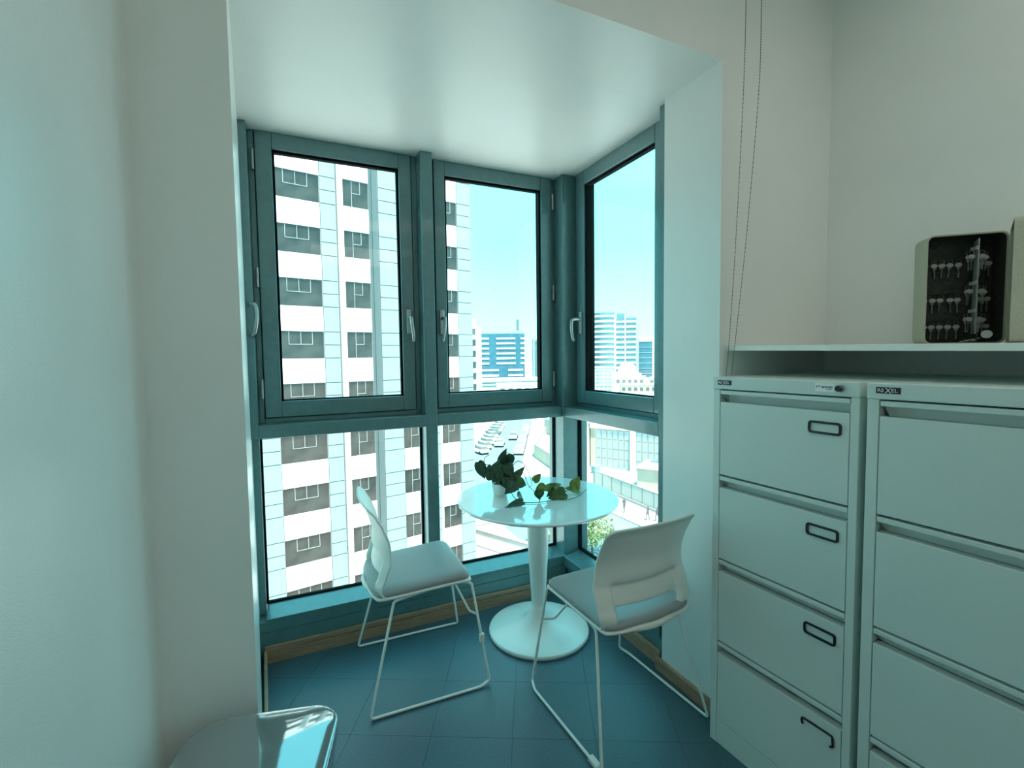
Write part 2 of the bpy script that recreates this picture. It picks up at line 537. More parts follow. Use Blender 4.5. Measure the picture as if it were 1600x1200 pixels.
def casement(name, u0, u1, plane, side, glass, sash, fixed, label, hinge_u, handle_u, lever):
    """u runs along the wall; plane is the sash face; side 'y' = back wall (faces -Y), 'x' = right wall (faces -X)"""
    root = empty(name, (0, 0, 0), kind='structure', label=label)
    def q(nm, ua, ub, da, db, za, zb, m, par=root, bevel=0.0):
        if side == 'y':
            return bx(nm, ua, ub, plane + da, plane + db, za, zb, m, par, bevel)
        return bx(nm, plane + da, plane + db, ua, ub, za, zb, m, par, bevel)
    (f0, f1, fz0, fz1), (a0, a1, az0, az1), (g0, g1, gz0, gz1) = fixed, sash, glass
    # fixed outer frame
    q('outer_frame', f0, a0 - 0.003, 0.012, 0.075, fz0, fz1, frame_m, bevel=0.002)
    q('outer_frame', a1 + 0.003, f1, 0.012, 0.075, fz0, fz1, frame_m, bevel=0.002)
    q('outer_frame', a0 - 0.003, a1 + 0.003, 0.012, 0.075, fz0, az0 - 0.003, frame_m, bevel=0.002)
    q('rebate', a0 - 0.003, a1 + 0.003, 0.036, 0.075, az0 - 0.003, gz0 - 0.012, gasket_m)
    q('rebate', a0 - 0.003, g0 - 0.012, 0.036, 0.075, gz0 - 0.012, az1, gasket_m)
    q('rebate', g1 + 0.012, a1 + 0.003, 0.036, 0.075, gz0 - 0.012, az1, gasket_m)
    # sash
    q('sash_stile', a0, g0 - 0.010, 0.0, 0.036, az0, az1, frame_m, bevel=0.004)
    q('sash_stile', g1 + 0.010, a1, 0.0, 0.036, az0, az1, frame_m, bevel=0.004)
    q('sash_rail', g0 - 0.010, g1 + 0.010, 0.0, 0.036, az0, gz0 - 0.006, frame_m, bevel=0.004)
    q('sash_rail', g0 - 0.010, g1 + 0.010, 0.0, 0.036, gz1 + 0.012, az1, frame_m, bevel=0.004)
    # glazing bead and black gasket
    for (ua, ub, za, zb) in ((g0 - 0.010, g0, gz0 - 0.006, gz1 + 0.012), (g1, g1 + 0.010, gz0 - 0.006, gz1 + 0.012), (g0, g1, gz0 - 0.006, gz0), (g0, g1, gz1, gz1 + 0.012)):
        q('gasket', ua, ub, 0.012, 0.038, za, zb, gasket_m)
    q('pane', g0 - 0.004, g1 + 0.004, 0.030, 0.034, gz0 - 0.004, gz1 + 0.004, pane_m)
    # hinges
    for hz in (2.327, 1.79, 1.27):
        h = MB()
        hc = (hinge_u, plane - 0.004) if side == 'y' else (plane - 0.004, hinge_u)
        h.lathe([(0.007, hz - 0.045), (0.007, hz - 0.002), (0.0062, hz), (0.007, hz + 0.002), (0.007, hz + 0.045)], 14, hc)
        h.build('hinge', metal_m, root, smooth='auto')
    # handle: rose plate and a lever hanging down
    hz = 1.600
    ho = q('handle_plate', handle_u - 0.013, handle_u + 0.013, -0.012, 0.0, hz - 0.065, hz + 0.065, metal_m, bevel=0.004)
    pts = [(0, 0.0, 0.02), (0, -0.030, 0.02), (0, -0.052, 0.012), (0.0, -0.056, -0.03), (0.0, -0.050, -0.080), (0.0, -0.040, -0.105)]
    P = []
    for dx, dd, dz in smooth_path(pts, 5):
        P.append((handle_u + dx + lever * max(0, -dz) * 0.12, plane - 0.012 + dd, hz + dz) if side == 'y' else (plane - 0.012 + dd, handle_u + dx, hz + dz))
    MB().tube(P, 0.0095, 12, 0.0075).build('lever', metal_m, ho, smooth=True)
    return root

casement('window_1', 0, 0, 2.510, 'y', (-0.050, 0.515, 1.215, 2.376), (-0.131, 0.590, 1.132, 2.4635), (-0.158, 0.620, 1.107, 2.4635),
         'left casement window of the bay with blue grey sash', -0.140, 0.560, 1)
casement('window_2', 0, 0, 2.510, 'y', (0.781, 1.350, 1.215, 2.376), (0.711, 1.430, 1.132, 2.4635), (0.684, 1.4515, 1.107, 2.4635),
         'middle casement window of the bay showing the tower edge and sky', 1.437, 0.740, -1)
casement('window_3', 0, 0, 1.535, 'x', (1.748, 2.314, 1.211, 2.372), (1.640, 2.400, 1.131, 2.4635), (1.618, 2.424, 1.107, 2.4635),
         'right casement window of the bay showing sky and far towers', 1.628, 2.352, 0)

def fixed_light(name, side, u0, u1, z0, z1, plane, label):
    root = empty(name, (0, 0, 0), kind='structure', label=label)
    def q(nm, ua, ub, da, db, za, zb, m):
        if side == 'y':
            return bx(nm, ua, ub, plane + da, plane + db, za, zb, m, root)
        return bx(nm, plane + da, plane + db, ua, ub, za, zb, m, root)
    g = 0.009
    q('gasket', u0, u0 + g, -0.008, 0.012, z0, z1, gasket_m)
    q('gasket', u1 - g, u1, -0.008, 0.012, z0, z1, gasket_m)
    q('gasket', u0 + g, u1 - g, -0.008, 0.012, z0, z0 + g, gasket_m)
    q('gasket', u0 + g, u1 - g, -0.008, 0.012, z1 - g, z1, gasket_m)
    q('pane', u0 + g, u1 - g, 0.0, 0.004, z0 + g, z1 - g, pane_m)
    return root
fixed_light('window_4', 'y', -0.160, 0.620, 0.224, 1.045, 2.536, 'fixed lower pane behind the left chair')
fixed_light('window_5', 'y', 0.684, 1.452, 0.224, 1.045, 2.536, 'fixed lower pane behind the round table')
fixed_light('window_6', 'x', 1.618, 2.424, 0.221, 1.045, 1.562, 'fixed lower pane behind the right chair')
# handle of the side vent at the left jamb, seen edge-on
hp = smooth_path([(-0.172, 2.43, 1.66), (-0.150, 2.405, 1.655), (-0.143, 2.398, 1.62), (-0.146, 2.398, 1.57), (-0.155, 2.405, 1.53), (-0.168, 2.43, 1.515)], 5)
MB().tube([(p.x, p.y - 2.435, p.z) for p in hp], 0.008, 12).build('side_handle', metal_m, tf, smooth=True)

# ------------------------------------------------------------------ filing cabinets
def text_mesh(name, body, size, m, parent, loc, rot, xscale=1.0):
    cu = bpy.data.curves.new(name + '_curve', 'FONT')
    cu.body = body
    cu.size = size
    cu.extrude = 0.0002
    cu.resolution_u = 3
    to = bpy.data.objects.new(name + '_tmp', cu)
    COL.objects.link(to)
    dg = bpy.context.evaluated_depsgraph_get()
    me = bpy.data.meshes.new_from_object(to.evaluated_get(dg))
    bpy.data.objects.remove(to)
    me.materials.clear()
    me.materials.append(m)
    o = bpy.data.objects.new(name, me)
    COL.objects.link(o)
    o.parent = parent
    o.location = loc
    o.rotation_euler = rot
    o.scale = (xscale, 1, 1)
    return o

def ring_mesh(x0, x1, z0, z1, w, y0, y1, r=0.009):
    o_, i_ = rrect(x0, x1, z0, z1, r), rrect(x0 + w, x1 - w, z0 + w, z1 - w, r * 0.55)
    mb = MB()
    n = len(o_)
    mb.rings([[(p[0], y1, p[1]) for p in o_], [(p[0], y0, p[1]) for p in o_], [(p[0], y0, p[1]) for p in i_], [(p[0], y1, p[1]) for p in i_], [(p[0], y1, p[1]) for p in o_]], cap=False)
    return mb

CW, CD, CH = 0.463, 0.650, 1.327
def cabinet(loc, rz, label, sticker):
    """local x runs along the front to the camera side, local y goes into the cabinet"""
    root = empty('filing_cabinet', loc, rz, label=label, cat='cabinet', group=None)
    b = MB()
    b.box(0, 0.0265, 0.0, CD, 0, 1.285).box(CW - 0.0215, CW, 0.0, CD, 0, 1.285)
    b.box(0.0265, CW - 0.0215, CD - 0.01, CD, 0, 1.285)
    b.build('carcass', cab_m, root, bevel=0.0015)
    bx('top', -0.001, CW + 0.001, -0.003, CD, 1.285, CH, cab_m, root, 0.003)
    bx('plinth', 0.0265, CW - 0.0215, 0.002, 0.03, 0.0, 0.089, cab_m, root, 0.001)
    bx('inner_void', 0.027, CW - 0.022, 0.05, CD - 0.012, 0.02, 1.28, cab_dk, root)
    for k, (zt, zb) in enumerate(((1.285, 0.986), (0.983, 0.686), (0.683, 0.386), (0.383, 0.092))):
        xa, xb = 0.029, CW - 0.0235
        d = MB()
        d.box(xa, xb, 0.0, 0.028, zb, zt - 0.044)                       # face
        d.add([(xa + 0.008, 0.004, zt - 0.004 - 0.014), (xb, 0.004, zt - 0.018), (xb, 0.030, zt - 0.044), (xa + 0.008, 0.030, zt - 0.044),
               (xa + 0.008, 0.034, zt - 0.018), (xb, 0.034, zt - 0.018), (xb, 0.036, zt - 0.046), (xa + 0.008, 0.036, zt - 0.046)],
              [(0, 1, 5, 4), (3, 7, 6, 2), (4, 5, 6, 7), (0, 4, 7, 3), (1, 2, 6, 5)])  # scooped finger grip
        do = d.build('drawer', cab_m, root, bevel=0.0012)
        bx('grip_lip', xa, xb, 0.0, 0.030, zt - 0.018, zt - 0.004, cab_m, do, 0.002)
        x0, x1, z1 = 0.331, 0.421, zt - 0.074
        if k == 3 and sticker:
            pts = fillet([(x0 + 0.004, -0.003, z1 - 0.020), (x0, -0.003, z1 - 0.012), (x0 + 0.002, -0.003, z1), (x1 - 0.002, -0.003, z1), (x1, -0.003, z1 - 0.030), (x1 - 0.008, -0.003, z1 - 0.034)], 0.006)
            MB().tube(pts, 0.0033, 8).build('card_holder', black_m, do, smooth=True)
        else:
            ring_mesh(x0, x1, z1 - 0.036, z1, 0.0062, -0.005, 0.001).build('card_holder', black_m, do, bevel=0.001)
    bd = bx('badge', 0.021, 0.074, -0.0045, -0.002, 1.3005, 1.3165, black_m, root)
    text_mesh('lettering', 'RE', 0.0125, sticker_m, bd, (0.0235, -0.0049, 1.3045), (R(90), 0, 0), 1.15)
    text_mesh('lettering', 'X', 0.0195, sticker_m, bd, (0.0408, -0.0052, 1.3018), (R(90), 0, 0), 1.0)
    text_mesh('lettering', 'EL', 0.0125, sticker_m, bd, (0.0540, -0.0049, 1.3045), (R(90), 0, 0), 1.15)
    lk = MB()
    for (r0, ya, yb) in ((0.0105, -0.003, -0.006), (0.0085, -0.006, -0.012)):
        lk.rings([[(0.416 + r0 * math.cos(2 * PI * k / 24), y, 1.3075 + r0 * math.sin(2 * PI * k / 24)) for k in range(24)] for y in (ya, yb)])
    lo = lk.build('lock', metal_m, root, smooth='auto')
    kh = MB()
    kh.rings([[(0.416 + 0.0080 * math.cos(2 * PI * k / 20), y, 1.3075 + 0.0080 * math.sin(2 * PI * k / 20)) for k in range(20)] for y in (-0.012, -0.0155)])
    kh.box(0.416, 0.428, -0.0150, -0.0125, 1.3060, 1.3095)
    kh.build('lock_cap', black_m, lo)
    if sticker:
        st = bx('sticker', 0.349, 0.401, -0.0040, -0.0029, 1.2965, 1.3205, sticker_m, root)
        mk = MB()
        mk.add([(0.352, -0.0043, 1.311), (0.355, -0.0043, 1.306), (0.356, -0.0043, 1.3135)], [(0, 1, 2)])
        mk.add([(0.357, -0.0043, 1.3135), (0.3625, -0.0043, 1.3135), (0.3615, -0.0043, 1.307), (0.3600, -0.0043, 1.3105)], [(0, 1, 2, 3)])
        random.seed(3)
        x = 0.366
        while x < 0.395:
            w = random.choice((0.0006, 0.0010, 0.0016))
            mk.add([(x, -0.0043, 1.3065), (x + w, -0.0043, 1.3065), (x + w, -0.0043, 1.3125), (x, -0.0043, 1.3125)], [(0, 1, 2, 3)])
            x += w + random.choice((0.0007, 0.0012))
        mk.add([(0.380, -0.0043, 1.3030), (0.393, -0.0043, 1.3030), (0.393, -0.0043, 1.3042), (0.380, -0.0043, 1.3042)], [(0, 1, 2, 3)])
        mk.build('printed_marks', black_m, st)
    return root
ang = math.atan2(-0.463, 0.023)
cabinet((1.343, 1.214, 0), ang, 'grey four drawer filing cabinet with a white sticker beside its lock', True)
cabinet((1.3625, 0.731, 0), ang, 'grey four drawer filing cabinet nearest the camera, cut by the frame edge', False)

# ------------------------------------------------------------------ shelf
sh = MB()
ya, yb = YJ - 0.003, -0.50
zs = lambda y: 1.438 + (y - 1.277) * 0.0195
sh.rings([[(1.473, y, zs(y)), (2.057, y, zs(y)), (2.057, y, zs(y) - 0.0185), (1.473, y, zs(y) - 0.0185)] for y in (ya, yb)])
tag(sh.build('wall_shelf', shelf_m, bevel=0.0015), 'white wall shelf board running above the filing cabinets', 'shelf')

# ------------------------------------------------------------------ blind chain
def chain(pts, name, parent):
    P = smooth_path(pts, 30)
    mb = MB()
    L = 0
    last = P[0]
    for a, b in zip(P, P[1:]):
        L += (b - a).length
        if L >= 0.0075:
            L = 0
            c, r = b, 0.0027
            v = [c + Vector(d) * r for d in ((1, 0, 0), (-1, 0, 0), (0, 1, 0), (0, -1, 0), (0, 0, 1), (0, 0, -1))]
            mb.add(v, [(0, 2, 4), (2, 1, 4), (1, 3, 4), (3, 0, 4), (2, 0, 5), (1, 2, 5), (3, 1, 5), (0, 3, 5)])
    mb.tube(P, 0.0008, 5)
    return mb.build(name, chain_m, parent)
cr_ = empty('blind_chain', (1.462, 1.25, 1.318), label='dark beaded blind chain hanging in a long loop beside the opening', cat='chain')
loc_ = lambda L: [(x - 1.462, y - 1.25, z - 1.318) for x, y, z in L]
chain(loc_([(1.462, 1.198, 2.86), (1.462, 1.201, 2.626), (1.462, 1.206, 2.34), (1.462, 1.228, 1.85), (1.462, 1.254, 1.438), (1.462, 1.264, 1.335)]), 'bead_strand', cr_)
chain(loc_([(1.462, 1.139, 2.86), (1.462, 1.141, 2.586), (1.462, 1.145, 2.309), (1.462, 1.184, 1.839), (1.462, 1.228, 1.437), (1.462, 1.240, 1.335)]), 'bead_strand', cr_)
chain(loc_([(1.462, 1.264, 1.335), (1.462, 1.262, 1.322), (1.462, 1.252, 1.316), (1.462, 1.243, 1.322), (1.462, 1.240, 1.335)]), 'loop_end', cr_)

# ------------------------------------------------------------------ key cabinet on the shelf
TH = R(48)
KN = Vector((-math.cos(TH), -math.sin(TH), 0))       # front normal
KT = Vector((math.sin(TH), -math.cos(TH), 0))        # along the front, to the viewer's right
kz = zs(0.75) + 0.001
kc = empty('key_cabinet', (1.80, 0.811, kz), math.atan2(KT.y, KT.x), label='small beige metal key cabinet standing open on the white shelf', cat='key cabinet')
KW, KD, KH = 0.205, 0.072, 0.335
# local: x along the front, y into the cabinet, z up
o_, i_ = rrect(0, KW, 0, KH, 0.020, 6), rrect(0.004, KW - 0.004, 0.004, KH - 0.004, 0.017, 6)
kb = MB().rings([[(p[0], KD, p[1]) for p in i_], [(p[0], 0.0, p[1]) for p in i_], [(p[0], 0.0, p[1]) for p in o_], [(p[0], 0.010, p[1]) for p in o_],
                 [(p[0], KD, p[1]) for p in o_]], cap=False)
kb.build('body', beige_m, kc, smooth='auto')
MB().prism_y(i_, KD - 0.003, KD).build('back_plate', keydark_m, kc)
ins = rrect(0.0045, KW - 0.0045, 0.0045, KH - 0.0045, 0.0165, 6)
MB().rings([[(p[0], 0.008, p[1]) for p in ins], [(p[0], KD - 0.003, p[1]) for p in ins]], cap=False).build('dark_lining', keydark_m, kc)
for z in (0.270, 0.160, 0.075):
    bx('hook_strip', 0.012, KW - 0.012, KD - 0.008, KD - 0.003, z, z + 0.012, keydark_m, kc)
# swinging centre leaf carrying keys on both sides
lf = MB()
lf.add([(0.128, -0.002, 0.030), (0.128, -0.002, 0.318), (0.150, KD - 0.006, 0.318), (0.150, KD - 0.006, 0.030),
        (0.131, -0.002, 0.030), (0.131, -0.002, 0.318), (0.153, KD - 0.006, 0.318), (0.153, KD - 0.006, 0.030)],
       [(0, 1, 2, 3), (4, 7, 6, 5), (0, 4, 5, 1), (1, 5, 6, 2), (2, 6, 7, 3), (3, 7, 4, 0)])
lf.build('swing_leaf', tag_m, kc)
for z in (0.285, 0.180, 0.095):
    bx('hook_strip', 0.124, 0.1278, -0.002, 0.030, z, z + 0.010, tag_m, kc)
# deep door, swung wide open towards the viewer about its right hand hinge
dang = R(-117)
dr = MB()
do_, di_ = rrect(0, KW, 0, KH, 0.020, 6), rrect(0.003, KW - 0.003, 0.003, KH - 0.003, 0.018, 6)
dr.rings([[(p[0], 0.031, p[1]) for p in di_], [(p[0], 0.0, p[1]) for p in di_], [(p[0], 0.0, p[1]) for p in do_], [(p[0], 0.034, p[1]) for p in do_]], cap=False)
nn = len(do_)
dr.add([(p[0], 0.034, p[1]) for p in do_], [tuple(range(nn))])
dob = dr.build('door', beige_m, kc, smooth='auto')
dob.location = (KW - 0.003, -0.003, 0.0)
dob.rotation_euler = (0, 0, dang)
MB().prism_y(di_, 0.027, 0.030).build('door_lining', keydark_m, dob)

km_ring = MB()
rp = [(0.006 * math.cos(2 * PI * k / 14), 0, 0.006 * math.sin(2 * PI * k / 14) - 0.006) for k in range(15)]
km_ring.tube(rp, 0.0007, 5)
ktag = MB().prism_y([(0.009 * math.cos(2 * PI * k / 14), -0.018 + 0.0065 * math.sin(2 * PI * k / 14)) for k in range(14)], -0.0012, 0.0012)
kbl = MB()
kbl.prism_y([(0.006 * math.cos(2 * PI * k / 10), -0.026 + 0.006 * math.sin(2 * PI * k / 10)) for k in range(10)], 0.0013, 0.0032)
kbl.prism_y([(-0.0022, -0.030), (0.0022, -0.030), (0.0022, -0.056), (0.0012, -0.059), (-0.0022, -0.056), (-0.0010, -0.050), (-0.0022, -0.046), (-0.0008, -0.041)], 0.0014, 0.0031)
kr = empty('key', (0, 0, 0), label='small steel key with grey tag hanging in the open key cabinet', cat='key', group='keys in the key cabinet')
km_ring.build('ring', key_m, kr)
ktag.build('name_tag', tag_m, kr)
kbl.build('blade', key_m, kr)
rz0 = math.atan2(KT.y, KT.x)
def kpos(x, y, z):
    return Vector((1.80, 0.811, kz)) + KT * x - KN * y + Vector((0, 0, z))
slots = []
for z in (0.268, 0.158, 0.073):
    for x in (0.024, 0.046, 0.068, 0.090, 0.110):
        slots.append((x, KD - 0.0125, z, rz0))
    for x in (0.168, 0.186):
        slots.append((x, KD - 0.0125, z, rz0))
for z in (0.283, 0.178, 0.093):
    slots.append((0.1165, 0.006, z, rz0 + R(12)))
    slots.append((0.144, 0.010, z, rz0 - R(15)))
    slots.append((0.1155, 0.022, z, rz0 + R(20)))
    slots.append((0.158, 0.024, z - 0.002, rz0 - R(10)))
for k, (x, y, z, a) in enumerate(slots):
    c = kr if k == 0 else copy_tree(kr)
    c.location = kpos(x, y, z)
    c.rotation_euler = (0, R(random.uniform(-7, 7)), a)
    row = ('top', 'middle', 'bottom')
    nth = ('leftmost', 'second from left', 'third from left', 'fourth from left', 'fifth from left', 'second from right', 'rightmost')
    if k < 21:
        c['label'] = 'grey tagged key, %s on the %s back row of the key cabinet' % (nth[k % 7], row[k // 7])
    else:
        q = k - 21
        c['label'] = 'grey tagged key on the %s side of the swing leaf, %s row, %s one' % (('left', 'right')[q % 2], row[q // 4], ('front', 'rear')[(q // 2) % 2])
kbun = empty('key_bunch', kpos(0.146, -0.024, 0.001), rz0, label='bunch of loose keys with pale tag lying at the bottom of the key cabinet', cat='keys')
for k in range(3):
    b = bpy.data.objects['blade'].copy()
    COL.objects.link(b)
    b.name = 'loose_key'
    b.parent = kbun
    b.rotation_euler = (R(78), 0, R(100 - 50 * k))
    b.location = (0, 0.012, 0.012 + 0.003 * k)
bt = MB().prism_y([(0.014 * math.cos(2 * PI * k / 18), 0.026 + 0.012 * math.sin(2 * PI * k / 18)) for k in range(18)], 0.0, 0.003)
bt.build('round_tag', sticker_m, kbun)

# ------------------------------------------------------------------ round table
tb = empty('pedestal_table', (1.098, 2.093, 0), label='round white pedestal table in the window corner', cat='table')
TZ = 0.698
MB().lathe([(0.16, TZ - 0.026), (0.36, TZ - 0.024), (0.392, TZ - 0.018), (0.4035, TZ - 0.011), (0.4055, TZ - 0.006), (0.4045, TZ - 0.0025), (0.4015, TZ - 0.0004), (0.3995, TZ), (0.3985, TZ), (0.397, TZ), (0.20, TZ), (0.05, TZ)], 128).build('table_top', table_m, tb, smooth='auto')
st = MB().lathe([(0.058, TZ - 0.026), (0.056, TZ - 0.06), (0.0545, 0.52), (0.051, 0.42), (0.044, 0.30), (0.0385, 0.20), (0.037, 0.14)], 48)
st.build('column', white_mt, tb, smooth='auto')
MB().lathe([(0.254, 0.002), (0.2565, 0.006), (0.2565, 0.014), (0.252, 0.020), (0.235, 0.024), (0.19, 0.029), (0.14, 0.037), (0.10, 0.050), (0.07, 0.072), (0.05, 0.105), (0.0395, 0.140), (0.037, 0.142)], 72).build('base', white_mt, tb, smooth='auto')

# ------------------------------------------------------------------ chairs
def lerp_table(tab, z):
    if z <= tab[0][0]:
        return tab[0][1]
    for (a, va), (b, vb) in zip(tab, tab[1:]):
        if z <= b:
            t = (z - a) / (b - a)
            t = t * t * (3 - 2 * t)
            return va + (vb - va) * t
    return tab[-1][1]

def make_chair(label, clip):
    """local x = forwards, y = left, z = up"""
    root = empty('sled_chair', (0, 0, 0), label=label, cat='chair')
    # --- backrest shell
    edge_x = [(0.430, -0.132), (0.450, -0.158), (0.480, -0.168), (0.53, -0.149), (0.60, -0.129), (0.66, -0.131), (0.72, -0.150), (0.77, -0.178), (0.825, -0.218)]
    dish = [(0.430, 0.036), (0.50, 0.046), (0.60, 0.048), (0.70, 0.036), (0.82, 0.016)]
    half = [(0.430, 0.196), (0.46, 0.208), (0.50, 0.217), (0.56, 0.219), (0.64, 0.209), (0.72, 0.207), (0.79, 0.205), (0.825, 0.203)]
    us = [-1, -0.965, -0.90, -0.82, -0.755, -0.715, -0.69, -0.66, -0.60, -0.45, -0.30, -0.15, 0, 0.15, 0.30, 0.45, 0.60, 0.66, 0.69, 0.715, 0.755, 0.82, 0.90, 0.965, 1]
    zs_ = [0.432, 0.44, 0.455, 0.475, 0.495, 0.508, 0.516, 0.53, 0.555, 0.575, 0.585, 0.592, 0.602, 0.625, 0.65, 0.68, 0.71, 0.74, 0.765, 0.785, 0.800, 0.810, 0.816]
    bm = bmesh.new()
    grid = {}
    rc = 0.022
    for j, z in enumerate(zs_):
        for i, u in enumerate(us):
            hw = lerp_table(half, z)
            if z > 0.816 - rc:
                dz = z - (0.816 - rc)
                hw -= rc - math.sqrt(max(0, rc * rc - dz * dz)) * 0.999
            y = u * hw
            zz = z
            x = lerp_table(edge_x, z) - lerp_table(dish, z) * (1 - u * u)
            # uprights stand proud behind the inset centre panel
            sdf = min((0.71 - abs(u)) / 0.045, (0.596 - z) / 0.018)
            k = max(0, min(1, sdf + 0.5))
            x += 0.019 * k * k * (3 - 2 * k)
            if z < 0.58 and abs(u) >= 0.70:
                x -= 0.004 * min(1, (0.58 - z) / 0.05)
            grid[i, j] = bm.verts.new((x, y, zz))
    for j in range(len(zs_) - 1):
        for i in range(len(us) - 1):
            if zs_[j + 1] <= 0.517 and abs((us[i] + us[i + 1]) / 2) < 0.688:
                continue
            bm.faces.new((grid[i, j], grid[i + 1, j], grid[i + 1, j + 1], grid[i, j + 1]))
    bmesh.ops.delete(bm, geom=[v for v in bm.verts if not v.link_faces], context='VERTS')
    bmesh.ops.recalc_face_normals(bm, faces=bm.faces)
    me = bpy.data.meshes.new('backrest')
    bm.to_mesh(me)
    bm.free()
    me.materials.append(white_pl)
    me.polygons.foreach_set('use_smooth', [True] * len(me.polygons))
    bo = bpy.data.objects.new('backrest', me)
    COL.objects.link(bo)
    bo.parent = root
    sd = bo.modifiers.new('thick', 'SOLIDIFY')
    sd.thickness = 0.009
    sd.offset = 0
    ss = bo.modifiers.new('round', 'SUBSURF')
    ss.levels = ss.render_levels = 1
    # --- seat shell and cushion share an outline: square front, bowed rear
    def outline(inset, dz, n=14, front=0.0):
        pts = []
        x0, x1, w0, w1 = -0.178 + inset, 0.212 - inset + front, 0.204 - inset, 0.216 - inset
        rr = 0.045
        fr = [(x1 - rr + rr * math.cos(a), w1 - rr + rr * math.sin(a)) for a in [PI / 2 * k / 6 for k in range(7)]]
        side = [(x1 - rr - (x1 - rr - x0) * t, w1 + (w0 - w1) * t) for t in (0.2, 0.4, 0.6, 0.8, 0.95)]
        rear = [(x0 - 0.040 * math.sin(a), w0 * math.cos(a)) for a in [PI / 2 * (k / n) for k in range(1, n + 1)]]
        left = fr + side + rear
        right = [(x, -y) for x, y in reversed(left[:-1])]
        for x, y in left + right:
            pts.append((x, y, zseat(x, y) + dz))
        return pts
    def zseat(x, y):
        return 0.440 + 0.055 * (x + 0.16) - 0.9 * max(0, x - 0.15) ** 2 * 4 + 0.10 * max(0, -x - 0.14)
    sh_ = MB()
    sh_.rings([outline(0.045, -0.010), outline(0.020, -0.012), outline(0.004, -0.006), outline(0.0, 0.0), outline(0.0015, 0.005), outline(0.008, 0.006), outline(0.016, 0.004)])
    sh_.build('seat_shell', white_pl, root, smooth=True)
    cu = MB()
    cu.rings([outline(0.013, 0.003), outline(0.006, 0.012), outline(0.006, 0.021), outline(0.013, 0.030), outline(0.030, 0.0355), outline(0.065, 0.0375), outline(0.12, 0.0375), outline(0.17, 0.0365)])
    cu.build('seat_cushion', cush_m, root, smooth=True)
    # --- rear rim of the seat between the uprights
    rim = MB()
    rg_ = []
    for k in range(25):
        t = -1 + 2 * k / 24
        y = 0.186 * t
        bow = 1 - t * t
        xr = -0.158 - 0.060 * bow
        th = 0.0045 + 0.0085 * bow
        zc = 0.447 - 0.003 * bow
        rg_.append([(xr + 0.010 * math.cos(a), y, zc + th * math.sin(a)) for a in [2 * PI * q / 10 for q in range(10)]])
    rim.rings(rg_)
    rim.build('rear_rim', white_pl, root, smooth=True)
    # --- sled frame: one bent rod on each side
    rods = []
    for s in (-1, 1):
        path = [(0.10, s * 0.165, 0.437), (-0.095, s * 0.188, 0.427), (-0.122, s * 0.194, 0.424), (-0.232, s * 0.256, 0.0065), (0.222, s * 0.256, 0.0065), (0.268, s * 0.240, 0.014),
                (0.262, s * 0.237, 0.045), (0.206, s * 0.198, 0.440), (0.165, s * 0.190, 0.447), (0.06, s * 0.172, 0.440)]
        path = fillet(path, 0.016, 6)
        ro = MB().tube(path, 0.0057, 12).build('sled_leg', white_mt, root, smooth=True)
        rods.append(ro)
        # angled stacking brace from the front leg up under the seat
        br = fillet([(0.2265, s * 0.212, 0.300), (0.205, s * 0.165, 0.297), (0.150, s * 0.070, 0.425), (0.145, s * 0.055, 0.436)], 0.012, 5)
        MB().tube(br, 0.0050, 10).build('brace', white_mt, root, smooth=True)
    if clip == 'leg':
        bx('clip', 0.2295, 0.2505, -0.2335, -0.2145, 0.183, 0.218, white_pl, root, 0.003)
    else:
        bx('clip', -0.215, -0.165, 0.2445, 0.2680, 0.0008, 0.0185, white_pl, root, 0.004)
    return root

ca = make_chair('white sled base chair with grey seat pad, facing the table from the left', 'leg')
ca.location = (0.460, 2.083, 0)
ca.rotation_euler = (0, 0, R(-1.6))
cb = make_chair('white sled base chair seen from behind beside the filing cabinet', 'runner')
cb.location = (1.137, 1.497, 0)
cb.rotation_euler = (0, 0, R(92.6))

# ------------------------------------------------------------------ trailing plant on the table
pc = Vector((0.945, 2.215, TZ))
pl = empty('potted_vine', pc, label='trailing green and lime vine in a small white pot on the round table', cat='plant')
MB().lathe([(0.032, 0.0), (0.034, 0.002), (0.044, 0.056), (0.046, 0.061), (0.043, 0.061), (0.040, 0.053)], 40).build('pot', white_mt, pl, smooth='auto')
MB().lathe([(0.026, 0.048), (0.040, 0.052), (0.024, 0.055)], 24).build('soil', soil_m, pl)
def leaf(base, tip, width, kind, roll):
    b, t = Vector(base), Vector(tip)
    d = t - b
    L = d.length
    d.normalize()
    view = Vector((0.42, 0.91, -0.25))                  # leaves turn their faces to the room, some more, some less
    nrm = (-view + Vector((0.3 * math.sin(roll * 2), 0.2 * math.cos(roll), 0.5 + 0.5 * math.sin(roll)))).normalized()
    sd_ = d.cross(nrm).normalized()
    nrm = sd_.cross(d).normalized()
    prof = [(0.0, 0.10), (-0.06, 0.55), (0.04, 0.85), (0.20, 1.0), (0.42, 0.93), (0.64, 0.66), (0.84, 0.30), (1.0, 0.02)]
    v, f = [], []
    for j, (s_, w) in enumerate(prof):
        ss_ = max(0, s_)
        for i, u in enumerate((-1, -0.5, 0, 0.5, 1)):
            sb = s_ if abs(u) > 0.1 else ss_
            bend = -0.16 * L * (ss_ ** 2) + 0.03 * L * math.sin(5 * ss_ + roll)
            fold = 0.16 * width * abs(u) * w
            p = b + d * (sb * L) + sd_ * (u * w * width * 0.5) + nrm * (bend + fold)
            p.z = max(p.z, TZ + 0.004)
            v.append(p - pc)
        if j:
            for i in range(4):
                a = (j - 1) * 5 + i
                f.append((a, a + 1, a + 6, a + 5))
    o = MB().add(v, f).build('leaf', (leaf_d, leaf_g, leaf_y)[kind], pl, smooth=True)
    so = o.modifiers.new('thick', 'SOLIDIFY')
    so.thickness = 0.0007
